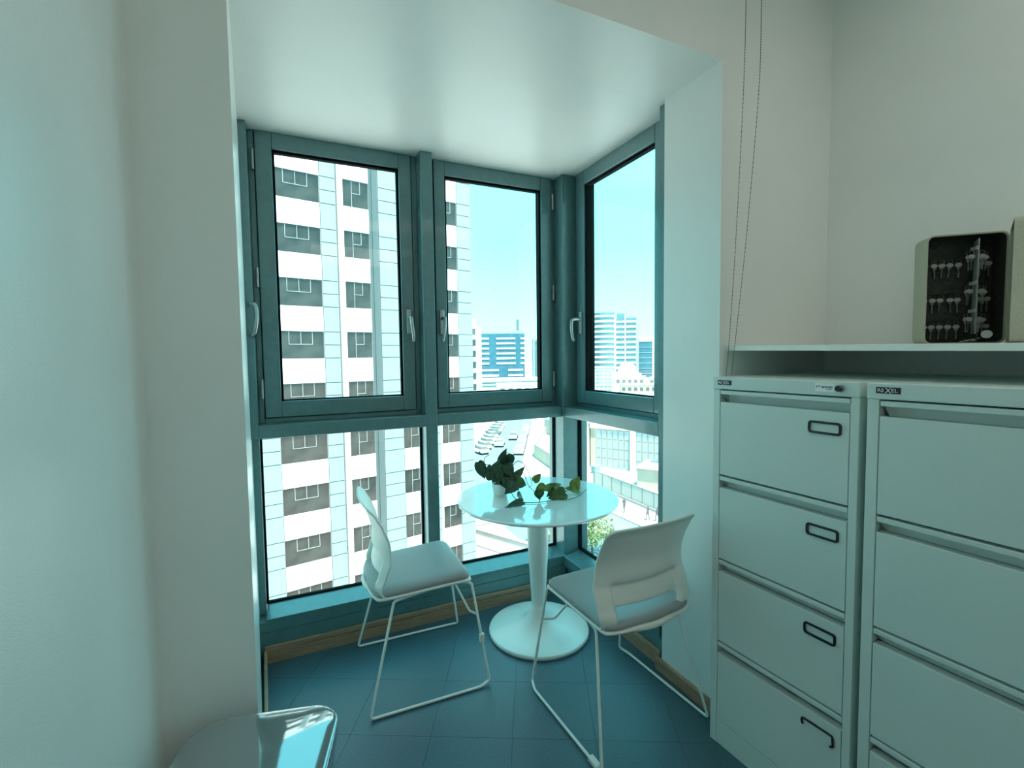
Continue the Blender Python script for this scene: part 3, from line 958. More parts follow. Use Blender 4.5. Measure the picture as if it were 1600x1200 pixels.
LEAVES = [
    ((0.828, 2.220, 0.878), (0.868, 2.220, 0.781), 0.048, 0),
    ((0.891, 2.200, 0.783), (0.932, 2.200, 0.888), 0.060, 0),
    ((0.956, 2.240, 0.861), (0.997, 2.240, 0.931), 0.032, 0),
    ((0.972, 2.200, 0.900), (1.007, 2.200, 0.840), 0.066, 0),
    ((0.947, 2.170, 0.843), (0.941, 2.170, 0.735), 0.066, 0),
    ((0.972, 2.150, 0.762), (1.053, 2.150, 0.852), 0.046, 0),
    ((0.990, 2.120, 0.783), (1.055, 2.120, 0.755), 0.048, 1),
    ((0.981, 2.100, 0.773), (0.918, 2.100, 0.736), 0.052, 0),
    ((0.968, 2.060, 0.733), (1.006, 2.060, 0.708), 0.037, 0),
    ((0.974, 2.008, 0.712), (0.871, 1.987, 0.705), 0.036, 0),
    ((1.071, 2.080, 0.783), (1.115, 2.080, 0.817), 0.033, 2),
    ((1.114, 2.040, 0.761), (1.053, 2.040, 0.743), 0.042, 2),
    ((1.062, 2.010, 0.756), (1.065, 2.010, 0.706), 0.042, 1),
    ((1.125, 2.060, 0.742), (1.230, 2.060, 0.758), 0.034, 2),
    ((1.205, 2.000, 0.728), (1.113, 2.000, 0.712), 0.060, 1),
    ((1.291, 2.060, 0.727), (1.327, 2.060, 0.783), 0.046, 2),
    ((1.313, 2.040, 0.715), (1.233, 2.040, 0.742), 0.042, 2),
    ((1.160, 2.030, 0.745), (1.116, 2.030, 0.709), 0.029, 1),
    ((0.950, 2.250, 0.790), (0.985, 2.270, 0.860), 0.050, 0),
    ((0.935, 2.190, 0.780), (0.985, 2.150, 0.735), 0.050, 0),
    ((0.900, 2.240, 0.790), (0.915, 2.290, 0.850), 0.050, 0),
    ((0.958, 2.150, 0.800), (0.958, 2.120, 0.725), 0.056, 0),
    ((0.985, 2.160, 0.800), (1.000, 2.110, 0.740), 0.050, 1),
    ((0.925, 2.190, 0.830), (0.905, 2.160, 0.770), 0.050, 0),
    ((0.960, 2.170, 0.860), (0.985, 2.140, 0.800), 0.050, 0),
]
for k, (b_, t_, w_, kd) in enumerate(LEAVES):
    leaf(b_, t_, w_ * 1.22, kd, k * 1.7)
VINES = [
    [(0.962, 2.200, 0.768), (0.967, 2.140, 0.735), (0.958, 2.060, 0.716), (0.985, 2.024, 0.704), (1.051, 1.990, 0.703), (1.138, 1.992, 0.703), (1.191, 1.965, 0.703), (1.281, 1.991, 0.704), (1.370, 2.060, 0.709)],
    [(0.962, 2.205, 0.768), (1.029, 2.200, 0.861), (1.071, 2.180, 0.843), (1.080, 2.140, 0.791), (1.070, 2.100, 0.762), (1.042, 2.080, 0.754)],
    [(0.958, 2.210, 0.766), (1.052, 2.180, 0.809), (1.048, 2.100, 0.764), (1.058, 2.050, 0.740), (1.073, 2.010, 0.720)],
    [(0.940, 2.210, 0.766), (0.885, 2.200, 0.850), (0.862, 2.220, 0.868), (0.866, 2.220, 0.897), (0.888, 2.220, 0.908)],
    [(1.056, 1.993, 0.704), (1.094, 2.030, 0.750), (1.114, 2.040, 0.754)],
    [(1.138, 1.992, 0.704), (1.227, 2.030, 0.723), (1.285, 2.050, 0.730), (1.309, 2.040, 0.713)],
    [(0.945, 2.215, 0.766), (0.947, 2.220, 0.855), (0.973, 2.220, 0.910), (1.008, 2.200, 0.903)],
]
for vv in VINES:
    MB().tube([p - pc for p in smooth_path(vv, 6)], 0.0022, 7, 0.0014).build('vine', stem_m, pl, smooth=True)

# ------------------------------------------------------------------ bin by the left pier
bn = empty('waste_bin', (-0.115, 1.020, 0), R(-14), label='glossy grey lidded waste bin with rounded corners beside the left pier', cat='bin')
def sq(hx, hy, r, z, n=7):
    return [(p[0], p[1], z) for p in rrect(-hx, hx, -hy, hy, r, n)]
MB().rings([sq(0.118, 0.128, 0.05, 0.0), sq(0.122, 0.132, 0.052, 0.006), sq(0.148, 0.160, 0.062, 0.560)]).build('bin_body', bin_m, bn, smooth='auto')
lid = [sq(0.149, 0.161, 0.062, 0.562), sq(0.1535, 0.1655, 0.066, 0.565), sq(0.1547, 0.1667, 0.067, 0.598), sq(0.1543, 0.1663, 0.0668, 0.5996), sq(0.1532, 0.1652, 0.0663, 0.6006)]
for t in (0.98, 0.95, 0.90, 0.84, 0.76, 0.66, 0.54, 0.40, 0.25, 0.12):
    lid.append(sq(0.1535 * t, 0.1655 * t, 0.066 * t, 0.6010 + 0.0125 * (1 - t ** 3)))
MB().rings(lid).build('bin_lid', bin_m, bn, smooth=True)

# ================================================================== outdoors
G = -16.6                                               # street level, five floors below
bx('ground', -400, 900, -300, 1500, G - 1.0, G, pave_m, kind='structure', label='pale paved ground far below the windows')
def strip(name, pts, z0, z1, m, **kw):
    return tag(MB().prism(pts, z0, z1).build(name, m), **kw)
RD = Vector((0.485, 0.8745, 0))
RN = Vector((0.8745, -0.485, 0))
RC = Vector((37.9, 86.0, G))
def onroad(s_, l_):
    p = RC + RD * s_ + RN * l_
    return (p.x, p.y)
strip('road_avenue', [onroad(-34, -5.0), onroad(-34, 4.2), onroad(330, 4.2), onroad(330, -5.0)], G, G + 0.03, road_m, kind='structure', label='pale grey avenue running away between parked cars')
strip('road_street', [(20.2, 4), (32.0, 4), (32.6, 44), (30.5, 52), (27, 57), (22.6, 52), (19.8, 46), (19.6, 40)], G, G + 0.035, road_m, kind='structure', label='pale grey side street below the right window')
def wall_seg(name, a, b, h, t, m, label, cat, cap=True):
    a, b = Vector((*a, 0)), Vector((*b, 0))
    d = b - a
    o = empty(name, (a.x, a.y, G), math.atan2(d.y, d.x), label=label, cat=cat)
    MB().box(0, d.length, -t / 2, t / 2, 0, h).build('wall_body', m, o)
    if cap:
        MB().box(-0.05, d.length + 0.05, -t / 2 - 0.06, t / 2 + 0.06, h, h + 0.10).build('coping', kerb_m, o)
    return o
wall_seg('low_wall', (15.6, 46.2), (19.9, 37.8), 0.5, 0.5, pave_m, 'low white garden wall along the tower forecourt', 'wall')
wall_seg('kerb', (14.9, 43.2), (18.4, 36.2), 0.12, 0.7, kerb_m, 'grey kerb strip between forecourt and low wall', 'kerb', False)
wall_seg('kerb', (32.3, 47.0), (33.2, 20.0), 0.14, 0.25, kerb_m, 'grey kerb between the side street and the people', 'kerb', False)
wall_seg('boundary_wall', (39.0, 75.2), (36.4, 62.0), 2.2, 0.3, b_beige, 'beige boundary wall at the street corner', 'wall')
wall_seg('boundary_wall', (39.0, 75.2), (50.5, 92.0), 2.2, 0.3, b_beige, 'beige boundary wall receding along the avenue', 'wall')
# gravel bed beside the tower
MBg = MB().lathe([(3.0, 0), (3.0, 0.16), (2.8, 0.18), (2.75, 0.14)], 40)
gb = empty('planting_bed', (17.6, 49.6, G), label='round gravel planting bed at the foot of the tower', cat='planting bed')
MBg.build('kerb_ring', kerb_m, gb)
MB().lathe([(2.74, 0.02), (2.74, 0.12), (1.5, 0.2), (0.4, 0.24)], 40).build('gravel', gravel_m, gb)

# ---- tower across the street: panels and windows on a regular grid
TA_, TD = R(10.92), 34.964
TT = Vector((math.cos(TA_), math.sin(TA_), 0))
TN = Vector((-math.sin(TA_), math.cos(TA_), 0))
tw = empty('panel_tower', (TN.x * TD, TN.y * TD, G), TA_, label='white panel clad office tower with dark ribbon windows across the street', cat='building')
FP, WB, WH = 3.6, 1.53 - G, 1.84                       # floor pitch, a window bottom, window height
ROWS = range(-5, 6)
H_T = WB + FP * 6
X0T, X1T = -6.0, 21.0
cols = [('w', -4.6, -1.5), ('p', -1.5, -0.3), ('p', -0.3, 0.9), ('w', 0.9, 3.3), ('p', 3.3, 4.5), ('p', 4.5, 5.72), ('w', 5.72, 8.80), ('p', 8.80, 9.90), ('b', 10.32, 12.16), ('p', 12.96, 14.58), ('w', 14.58, 16.40), ('p', 16.40, 17.72), ('s', 17.72, 17.96), ('w', 17.96, 19.63), ('p', 19.63, 21.0), ('p', -6.0, -4.6)]
MB().box(X0T, X1T, 0.16, 17, 0, H_T + 1.2).build('core', f_joint, tw)
MB().box(12.20, 12.94, 0.06, 0.20, 0, H_T + 1.2).build('metal_strip', f_groove, tw)
MB().box(12.50, 12.60, -0.02, 0.08, 0, H_T + 1.2).build('downpipe', f_groove, tw)
MB().box(9.94, 12.16, -0.20, 0.14, 0.6 + FP, H_T + 1.2).build('bay_core', f_joint, tw)
gj = 0.028
protos = {}
def slab(name, w, h, m, x, y, z, t=0.12):
    key = (name, round(w, 2), round(h, 2), m.name)
    if key not in protos:
        o = MB().box(0, w, 0, t, 0, h).build(name, m, tw)
        o.location = (x, y, z)
        protos[key] = o
        return o
    return share(protos[key], (x, y, z), tw, name)
fprotos = {}
def tower_window(x0, x1, y, z, h, wide):
    key = (round(x1 - x0, 2), round(h, 2))
    w = x1 - x0
    if key not in fprotos:
        o = MB().box(0, w, 0, 0.05, 0, h).build('window', f_glass, tw)
        b = MB()
        t = 0.028
        n = 4 if wide else 3
        lo, hi = (w / n, w * (n - 1) / n)
        mid = h * 0.52
        for k in range(1, n):
            xk = w * k / n
            b.box(xk - t / 2, xk + t / 2, -0.03, 0.0, 0 if not wide and k == 1 else mid, h)
        b.box(lo, hi, -0.03, 0.0, mid - t / 2, mid + t / 2)
        ba = b.build('window_bars', f_line, o)
        o.location = (x0, y, z)
        fprotos[key] = (o, ba)
        return
    o, ba = fprotos[key]
    c = share(o, (x0, y, z), tw, 'window')
    d = share(ba, (0, 0, 0), c, 'window_bars')
for r in ROWS:
    z0 = WB + FP * r
    for kind, a, b in cols:
        yw = -0.32 if kind == 'b' else 0.0
        if kind in 'wb':
            tower_window(a + gj, b - gj, yw + 0.08, z0, WH, b - a > 2.2)
            slab('spandrel_panel', b - a - 2 * gj, FP - WH - 2 * gj, f_white, a + gj, yw, z0 + WH + gj)
        elif kind == 's':
            slab('cladding_panel', b - a - 2 * gj, FP - 2 * gj, f_white, a + gj, 0, z0 + gj)
        else:
            slab('cladding_panel', b - a - 2 * gj, WH / 2 - 2 * gj, f_pale, a + gj, 0, z0 + gj)
            slab('cladding_panel', b - a - 2 * gj, WH / 2 - 2 * gj, f_pale, a + gj, 0, z0 + WH / 2 + gj)
            slab('cladding_panel', b - a - 2 * gj, FP - WH - 2 * gj, f_pale, a + gj, 0, z0 + WH + gj)
    # pilaster of the projecting bay
    for k in range(2):
        slab('pilaster_panel', 0.40 - gj, WH / 2 - 2 * gj, f_white, 9.92, -0.32, z0 + k * WH / 2 + gj)
    slab('pilaster_panel', 0.40 - gj, FP - WH - 2 * gj, f_white, 9.92, -0.32, z0 + WH + gj)
MB().box(X0T, X1T, 0.0, 0.5, H_T + 0.02, H_T + 1.6).build('parapet', f_white, tw)

# ---- other buildings
def bands(root, x0, x1, y, z0, z1, n, m, name='floor_band', t=0.4, frac=0.32):
    ph = (z1 - z0) / n
    pr = None
    for k in range(n):
        z = z0 + k * ph
        if pr is None:
            pr = MB().box(x0, x1, -t, 0, 0, ph * frac).build(name, m, root)
            pr.location = (0, y, z)
        else:
            share(pr, (0, y, z), root, name)

def facing(px, py, extra=0.0):
    """rotation that turns local -y roughly towards the bay"""
    return math.atan2(py, px) - PI / 2 + extra

# blue glass office with white bands
bo_ = empty('office_block', (136, 322, G), facing(136, 322, R(4)), label='blue glass office block with white floor bands in the middle window', cat='building')
MB().box(-23, 21, 0, 20, 0, 35.5).build('glass_body', b_blue, bo_)
bands(bo_, -23.5, -18.5, 0, 3, 36, 9, b_white)
bands(bo_, -11.5, -5.5, 0, 13, 35, 6, b_white)
bands(bo_, 0, 14, 0, 13, 35, 6, b_white)
bands(bo_, -18.5, 1.5, 0, 4, 12, 2, b_white)
bands(bo_, 8.5, 19.5, 0, 4, 12, 2, b_white)
bands(bo_, 18, 21.4, 0, 13, 35, 6, b_white)
MB().box(-25, -22.9, -0.5, 20, 0, 36).build('side_wall', b_white, bo_)
MB().box(-19, 20, 1, 19, 35.5, 37.6).build('roof_level', b_pale, bo_)
MB().box(-19, -14, 1, 8, 37.6, 40.5).build('roof_plant', b_teal, bo_)
MB().box(15.5, 17, 1, 5, 37.6, 46).build('lift_shaft', b_teal, bo_)
# slim tower at the edge of the middle window
so_ = empty('slim_tower', (169, 316, G), facing(169, 316, R(4)), label='slim pale tower beside the blue glass office block', cat='building')
MB().box(-5, 9, 0, 14, 0, 32).build('tower_body', b_pale, so_)
for k in range(3):
    MB().box(-3.8 + 4.2 * k, -1.2 + 4.2 * k, -0.3, 0, 2, 30.5).build('window_strip', b_teal, so_)
# apartment block with balconies behind the tower
ao = empty('balcony_block', (42.4, 140.8, G), facing(42.4, 140.8, R(-10)), label='white apartment block with stacked balconies behind the tower edge', cat='building')
MB().box(-14, 9.6, 0, 16, 0, 28).build('block_body', b_white, ao)
pw = pb = None
for k in range(8):
    for q, xw in enumerate((7.6, 1.5, -5)):
        z = 1.2 + 3.4 * k
        if pw is None:
            pw = MB().box(-1.8, 1.8, -0.15, 0, 0, 1.9).build('window', b_win, ao)
            pw.location = (xw, 0, z)
            pb = MB().box(-1.3, 2.2, -1.3, 0, 0, 1.0).build('balcony', b_white, ao)
            pb.location = (xw, 0, z - 1.1)
        else:
            share(pw, (xw, 0, z), ao, 'window')
            share(pb, (xw, 0, z - 1.1), ao, 'balcony')
MB().box(5.5, 8.8, 2, 8, 28, 30.2).build('roof_room', b_white, ao)
# viaduct-like long building
vo = empty('long_terminal', (110, 245, G), facing(110, 245, R(10)), label='long low white building with ribbon windows below the blue office', cat='building')
MB().box(-60, 34, 0, 16, 0, 5.0).build('hall_body', b_white, vo)
MB().box(-60, 34, -0.3, 0, 3.2, 3.9).build('ribbon_window', b_teal, vo)
MB().box(-60, 34, -0.3, 0, 1.2, 2.0).build('ribbon_window', b_teal, vo)
MB().box(-61, 35, -1.5, 17, 5.0, 5.8).build('flat_roof', f_white, vo)

# banded twin tower in the right window
co = empty('banded_tower', (227, 305, G), facing(227, 305, R(-3)), label='tall twin office tower with white floor bands in the right window', cat='building')
def arc_front(x0, x1, bow, z0, z1, n=10):
    pts = [(x0 + (x1 - x0) * k / n, -bow * math.sin(PI * k / n)) for k in range(n + 1)] + [(x1, 14), (x0, 14)]
    return MB().prism(pts, z0, z1)
arc_front(-14, 2.0, 2.5, 0, 52).build('glass_body', b_teal, co)
MB().box(3.2, 18.5, 0.5, 14, 0, 47.5).build('glass_body', b_teal, co)
MB().box(2.0, 3.4, -0.6, 14, 0, 50).build('fin_wall', b_white, co)
MB().box(10.0, 10.8, -0.1, 0.5, 0, 47.5).build('fin_wall', b_white, co)
MB().box(18.5, 20.6, -0.2, 14, 0, 47.5).build('fin_wall', b_pale, co)
MB().box(-15.2, -14, -0.2, 14, 0, 50).build('fin_wall', b_pale, co)
pr = pr2 = None
for k in range(13):
    z = 0.5 + 4.0 * k
    if pr is None:
        pr = arc_front(-14.1, 2.1, 2.9, 0, 1.5).build('floor_band', b_white, co)
        pr.location = (0, -0.1, z)
        pr2 = MB().box(3.3, 18.6, 0.0, 0.5, 0, 1.4).build('floor_band', b_white, co)
        pr2.location = (0, 0, z - 0.6)
    else:
        share(pr, (0, -0.1, z), co, 'floor_band')
        if k < 12:
            share(pr2, (0, 0, z - 0.6), co, 'floor_band')
MB().box(4, 9.5, 1, 8, 47.5, 51).build('roof_plant', b_teal, co)
# blue box tower right of it
ro_ = empty('framed_glass_block', (262, 309, G), facing(262, 309, R(-4)), label='blue glass block in a white frame at the right window edge', cat='building')
MB().box(-7.5, 7.5, 0.4, 14, 0, 30).build('glass_body', b_blue, ro_)
MB().box(-9, -7, 0, 14, 0, 33).build('frame_side', b_white, ro_)
MB().box(7, 9, 0, 14, 0, 33).build('frame_side', b_white, ro_)
MB().box(-7, 7, 0, 14, 29.5, 33).build('frame_head', b_white, ro_)
bands(ro_, -7, 7, 0.3, 3, 29, 6, b_pale, 'floor_band', 0.2, 0.08)
# dome on a white base
dm = empty('domed_hall', (198, 254, G), facing(198, 254), label='white domed hall in front of the banded tower', cat='building')
MB().box(-9, 12, 0, 14, 0, 6.2).build('hall_body', b_white, dm)
MB().lathe([(6.2, 6.2), (6.2, 7.6)] + [(6.2 * math.cos(R(a)), 7.6 + 6.0 * math.sin(R(a))) for a in range(8, 90, 10)], 32, (3, 6)).build('dome', f_white, dm, smooth=True)
for k in range(5):
    MB().box(-1.6 + 2.2 * k, -0.6 + 2.2 * k, -0.2, 0, 3.4, 5.4).build('window', b_win, dm)
# low glass building with grid
go = empty('low_glass_block', (139, 199, G), facing(139, 199, R(-6)), label='low pale glass block in front of the domed hall', cat='building')
MB().box(-7, 7.5, 0, 10, 0, 11.2).build('glass_body', b_pale, go)
for k in range(8):
    MB().box(-7 + 2.07 * k - 0.12, -7 + 2.07 * k + 0.12, -0.25, 0, 0, 11.2).build('mullion', b_white, go)
for k in range(6):
    MB().box(-7, 7.5, -0.2, 0, 1.2 + 1.9 * k, 1.4 + 1.9 * k).build('transom', b_white, go)
MB().box(-12, -1.5, -4, -0.3, 0, 4.5).build('podium', b_white, go)
MB().box(-12, -2.2, -4.3, -4, 2.0, 3.6).build('ribbon_window', b_teal, go)

# low-rise fabric between the street and the towers
def low_house(x, y, w, d, h, rot, label, m, nwin):
    o = empty('low_house', (x, y, G), facing(x, y, R(rot)), label=label, cat='building')
    MB().box(-w / 2, w / 2, 0, d, 0, h).build('house_body', m, o)
    MB().box(-w / 2 - 0.2, w / 2 + 0.2, -0.2, d + 0.2, h, h + 0.5).build('parapet', b_white, o)
    p = None
    for k in range(nwin):
        xx = -w / 2 + w * (k + 0.5) / nwin
        if p is None:
            p = MB().box(-w / nwin * 0.28, w / nwin * 0.28, -0.12, 0, h * 0.35, h * 0.75).build('window', b_win, o)
            p.location = (xx, 0, 0)
        else:
            share(p, (xx, 0, 0), o, 'window')
low_house(95, 190, 26, 12, 5.5, 8, 'low white house with a row of windows beyond the avenue', b_white, 7)
low_house(176, 222, 20, 10, 5.5, -5, 'low white house right of the pale glass block', b_white, 6)
low_house(196, 214, 16, 10, 4.5, -8, 'low beige house at the right window edge', b_beige, 5)
low_house(150, 176, 22, 10, 4.0, 6, 'long flat roofed house near the right window sill', b_beige, 8)
low_house(168, 165, 18, 9, 4.5, -4, 'flat roofed white house nearest the right window edge', b_white, 6)
low_house(75, 128, 18, 10, 4.5, 28, 'pale house with flat roof beyond the beige boundary wall', b_white, 5)
low_house(57.5, 88.5, 10, 9, 3.4, 28, 'beige annex behind the boundary wall', b_beige, 3)
low_house(40, 118, 12, 10, 5.0, -6, 'white house on the left side of the avenue', b_white, 4)

# hall with tall gridded glazing under the right window
hd = Vector((48.5 - 43.1, 53.9 - 62.2, 0)).normalized()
ho_ = empty('glazed_hall', (43.1, 62.2, G), math.atan2(hd.y, hd.x), label='cream hall with a tall grid of panes under the right window', cat='building')
MB().box(-0.9, 24, 0.25, 12, 0, 9.0).build('hall_body', b_beige, ho_)
MB().box(-0.9, 24, -0.1, 0.25, 6.6, 9.0).build('fascia', f_white, ho_)
MB().box(-0.9, 24, -0.1, 0.25, 0, 0.35).build('plinth', f_white, ho_)
pp = None
for c in range(24):
    x = 0.2 + c * 0.92
    if c % 7 == 6:
        MB().box(x, x + 0.8, -0.25, 0.25, 0, 6.6).build('pier', f_white, ho_)
        continue
    for r in range(4):
        z = 0.5 + r * 1.52
        if pp is None:
            pp = MB().box(0, 0.66, 0.10, 0.26, 0, 1.32).build('pane', b_pale, ho_)
            pp.location = (x, 0, z)
        else:
            share(pp, (x, 0, z), ho_, 'pane')
# gatehouse with a pointed arch
ga = empty('gatehouse', (41.2, 64.2, G), math.atan2(hd.y, hd.x), label='white gatehouse with a tall pointed red arch beside the glazed hall', cat='building')
MB().box(-4, 1.55, 0.2, 8, 0, 7.4).build('gate_body', f_white, ga)
ap = [(-0.5, 0), (0.5, 0), (0.5, 3.6), (0.42, 4.2), (0.22, 4.8), (0, 5.3), (-0.22, 4.8), (-0.42, 4.2), (-0.5, 3.6)]
MB().prism_y([(x * 1.5, z * 1.06) for x, z in ap], 0.05, 0.2).build('arch_surround', b_beige, ga)
MB().prism_y(ap, -0.05, 0.05).build('arch_door', red_m, ga)
MB().prism_y([(-4.2, 7.4), (1.75, 7.4), (-1.2, 9.2)], 0.0, 8.2).build('gable_roof', b_white, ga)
# kiosk
ki = empty('kiosk', (42.0, 50.0, G), math.atan2(hd.y, hd.x), label='small cream kiosk with a sloping roof before the glazed hall', cat='kiosk')
MB().box(-0.5, 4.5, 0, 3.0, 0, 2.9).build('kiosk_body', b_beige, ki)
MB().rings([[(-0.8, -0.4, 2.9), (4.8, -0.4, 2.9), (4.8, 3.4, 2.9), (-0.8, 3.4, 2.9)], [(0.2, 0.4, 3.6), (4.0, 0.4, 3.6), (4.0, 2.6, 3.6), (0.2, 2.6, 3.6)]]).build('kiosk_roof', b_white, ki)
MB().box(1.0, 3.4, 0.8, 2.2, 3.6, 3.75).build('roof_light', b_teal, ki)
MB().box(2.6, 3.2, -0.06, 0, 1.0, 1.6).build('window', b_win, ki)
sk = empty('skip', (41.6, 60.0, G), 0.3, label='small teal skip standing before the glazed hall', cat='skip')
MB().rings([[(-0.45, -0.4, 0), (0.45, -0.4, 0), (0.45, 0.4, 0), (-0.45, 0.4, 0)], [(-0.55, -0.5, 1.1), (0.55, -0.5, 1.1), (0.55, 0.5, 1.1), (-0.55, 0.5, 1.1)]]).build('tub', teal_m, sk)
MB().box(-0.57, 0.57, -0.52, 0.52, 1.1, 1.2).build('lid', b_pale, sk)
# glazed railing along the upper walk
gr = empty('glass_fence', (37.2, 54.0, G), R(-90), label='pale glazed fence panel row between walkway and kiosk', cat='fence')
pane_p = None
for k in range(8):
    if pane_p is None:
        pane_p = MB().box(0.05, 1.95, -0.03, 0.03, 0.35, 2.1).build('fence_panel', fence_m, gr)
        post_p = MB().box(-0.06, 0.06, -0.08, 0.08, 0, 2.2).build('post', kerb_m, gr)
    else:
        share(pane_p, (2.0 * k, 0, 0), gr, 'fence_panel')
        share(post_p, (2.0 * k, 0, 0), gr, 'post')
MB().box(0, 16, -0.25, 0.25, 0, 0.35).build('fence_base', kerb_m, gr)
MB().box(0, 16, -0.08, 0.08, 2.12, 2.24).build('top_rail', kerb_m, gr)

# ---- cars
def car_mesh():
    low = [(-2.2, 0.35), (-2.2, 0.75), (-2.05, 0.92), (-1.2, 0.98), (1.15, 0.95), (2.0, 0.82), (2.2, 0.62), (2.2, 0.35)]
    mb = MB()
    mb.rings([[(x, y, z) for x, z in low] for y in (-0.88, 0.88)])
    return mb
def car(loc, rz, mi, label, first=[None]):
    o = empty('car', loc, rz, label=label, cat='car', group='cars along the avenue')
    if first[0] is None:
        b = car_mesh().build('car_body', car_mats[mi], o, bevel=0.08)
        c = MB().rings([[(-1.75, -0.8, 0.95), (1.0, -0.8, 0.93), (1.0, 0.8, 0.93), (-1.75, 0.8, 0.95)], [(-1.35, -0.62, 1.45), (0.25, -0.62, 1.45), (0.25, 0.62, 1.45), (-1.35, 0.62, 1.45)]]).build('car_windows', b_win, o)
        r = MB().box(-1.33, 0.23, -0.60, 0.60, 1.44, 1.49).build('car_roof', car_mats[mi], o, bevel=0.02)
        w = MB()
        wh = w.rings([[(0.32 * math.cos(2 * PI * k / 14), y, 0.32 + 0.32 * math.sin(2 * PI * k / 14)) for k in range(14)] for y in (-0.1, 0.1)]).build('wheel', tyre_m, o)
        wh.location = (-1.35, -0.82, 0)
        first[0] = (b, c, r, wh)
        parts = ()
    else:
        parts = first[0]
    for p in parts:
        if p.name.startswith('wheel'):
            q = share(p, (-1.35, -0.82, 0), o, 'wheel')
        else:
            q = share(p, (0, 0, 0), o, p.name.split('.')[0])
            if not p.name.startswith('car_windows'):
                q.material_slots[0].link = 'OBJECT'
                q.material_slots[0].material = car_mats[mi]
    for (x, y) in ((-1.35, 0.82), (1.35, -0.82), (1.35, 0.82)):
        share(first[0][3], (x, y, 0), o, 'wheel')
ra = math.atan2(RD.y, RD.x)
ORD = ('first', 'second', 'third', 'fourth', 'fifth', 'sixth', 'seventh', 'eighth', 'ninth')
car((*onroad(1.5, -1.2), G + 0.03), ra, 0, 'white car driving up the avenue, nearest of the two in the lanes')
car((*onroad(9.5, 1.0), G + 0.03), ra + PI, 1, 'silver car driving down the avenue, farther of the two in the lanes')
for k in range(6):
    car((*onroad(-6.0 + 5.6 * k, 3.2), G + 0.03), ra, (0, 1, 0, 2, 0, 1)[k], '%s car parked along the right kerb of the avenue, %s from the near end' % (('white', 'silver', 'white', 'dark', 'white', 'silver')[k], ORD[k]))
for k in range(9):
    car((*onroad(-6.0 + 4.2 * k, -4.2), G + 0.03), ra + R(38), (0, 3, 1, 0, 3, 2, 0, 1, 0)[k], '%s car parked at an angle left of the avenue, %s from the near end' % (('white', 'beige', 'silver', 'white', 'beige', 'dark', 'white', 'silver', 'white')[k], ORD[k]))

# ---- trees
def tree(loc, h, r, label, seed, n=520):
    random.seed(seed)
    o = empty('street_tree', loc, random.uniform(0, 6), label=label, cat='tree')
    MB().tube([(0, 0, 0), (0.05, 0.02, h * 0.3), (0.0, 0.06, h * 0.6), (0.05, 0, h * 0.85)], 0.09, 8, 0.03).build('trunk', bark_m, o, smooth=True)
    br = MB()
    for k in range(6):
        a = k * 1.05
        br.tube([(0.02, 0.02, h * (0.4 + 0.06 * k)), (0.4 * r * math.cos(a), 0.4 * r * math.sin(a), h * (0.55 + 0.05 * k)), (0.8 * r * math.cos(a), 0.8 * r * math.sin(a), h * (0.62 + 0.05 * k))], 0.035, 6, 0.012)
    br.build('branches', bark_m, o)
    fo = MB()
    for k in range(n):
        while True:
            p = Vector((random.uniform(-1, 1), random.uniform(-1, 1), random.uniform(-1, 1)))
            if 0.25 < p.length < 1:
                break
        c = Vector((p.x * r, p.y * r, h * 0.62 + p.z * h * 0.38))
        a = Vector((random.gauss(0, 1), random.gauss(0, 1), random.gauss(0, 1))).normalized()
        b = a.cross(Vector((random.gauss(0, 1), random.gauss(0, 1), random.gauss(0, 1)))).normalized()
        s_ = random.uniform(0.12, 0.22)
        fo.add([c - a * s_, c + b * s_ * 0.55, c + a * s_, c - b * s_ * 0.55], [(0, 1, 2, 3)])
    fo.build('foliage', foli_m, o)
tree((24.0, 35.2, G), 4.0, 2.1, 'sunlit young green tree under the right window', 1, 900)
tree((21.5, 39.2, G), 3.6, 1.7, 'small yellow green tree seen beside the table column', 2)
tree((25.0, 75.5, G), 4.4, 1.6, 'roadside tree beside the tower edge, nearest of three', 3)
tree((27.8, 82.0, G), 4.2, 1.5, 'roadside tree beside the tower edge, second of three', 4)
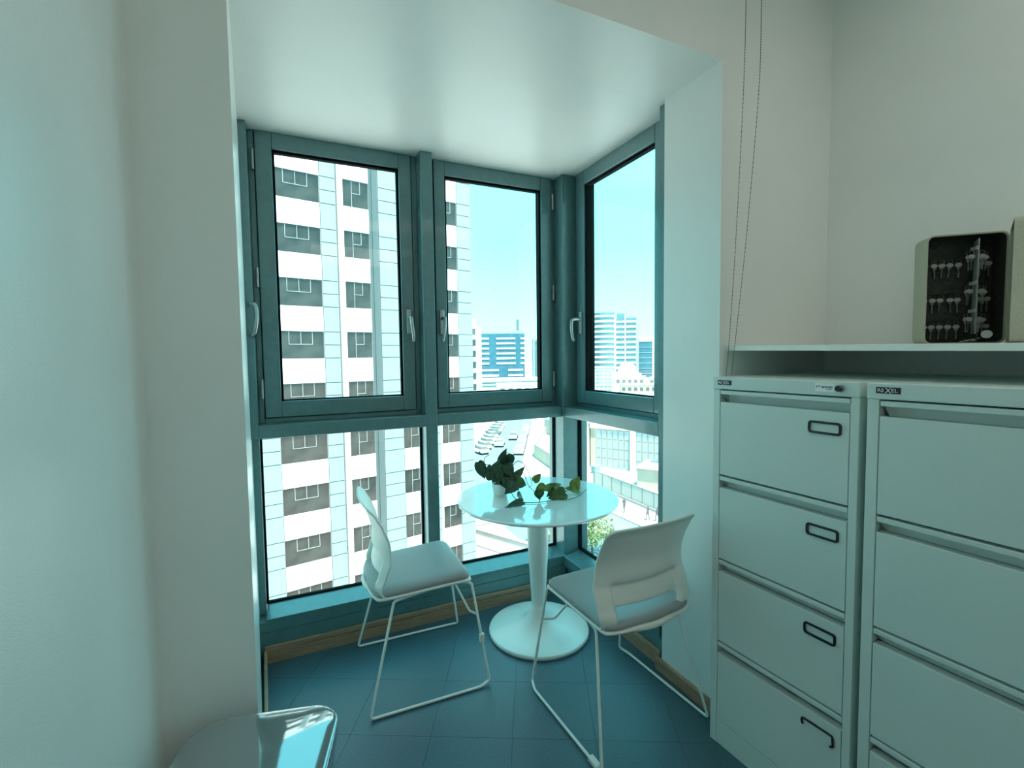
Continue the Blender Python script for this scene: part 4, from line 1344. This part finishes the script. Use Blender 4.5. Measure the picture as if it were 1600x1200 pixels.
tree((31.5, 92.5, G), 4.0, 1.5, 'roadside tree beside the tower edge, farthest of three', 5)

# ---- passers-by, one skinned figure each
def person(loc, rz, label, stride):
    vs = [(0, 0, 0.95), (0, 0, 1.18), (0, 0, 1.42), (0, 0, 1.52), (0, 0, 1.66),
          (0.02, 0.10, 0.90), (stride, 0.11, 0.50), (stride * 1.1, 0.11, 0.07), (stride * 1.1 + 0.14, 0.11, 0.04),
          (0.02, -0.10, 0.90), (-stride * 0.6, -0.11, 0.50), (-stride * 1.4, -0.11, 0.07), (-stride * 1.4 + 0.14, -0.11, 0.04),
          (0, 0.19, 1.40), (-stride * 0.6, 0.24, 1.12), (0.04, 0.24, 0.88), (0, -0.19, 1.40), (stride * 0.6, -0.24, 1.12), (stride + 0.1, -0.24, 0.92)]
    es = [(0, 1), (1, 2), (2, 3), (3, 4), (0, 5), (5, 6), (6, 7), (7, 8), (0, 9), (9, 10), (10, 11), (11, 12), (2, 13), (13, 14), (14, 15), (2, 16), (16, 17), (17, 18)]
    rad = [0.14, 0.13, 0.14, 0.055, 0.105, 0.09, 0.065, 0.045, 0.04, 0.09, 0.065, 0.045, 0.04, 0.06, 0.045, 0.035, 0.06, 0.045, 0.035]
    me = bpy.data.meshes.new('person')
    me.from_pydata(vs, es, [])
    me.materials.append(cloth_m)
    o = bpy.data.objects.new('person', me)
    COL.objects.link(o)
    sk_ = o.modifiers.new('skin', 'SKIN')
    for k, r in enumerate(rad):
        me.skin_vertices[0].data[k].radius = (r, r)
    me.skin_vertices[0].data[0].use_root = True
    su = o.modifiers.new('sub', 'SUBSURF')
    su.levels = su.render_levels = 1
    o.location = loc
    o.rotation_euler = (0, 0, rz)
    tag(o, label, 'person')
person((33.9, 43.2, G), R(200), 'person in dark clothes walking alone on the pale pavement', 0.16)
person((34.5, 39.9, G), R(110), 'person in dark clothes at the right window edge, left of a pair', 0.10)
person((35.2, 39.2, G), R(100), 'person in dark clothes at the right window edge, right of a pair', 0.14)
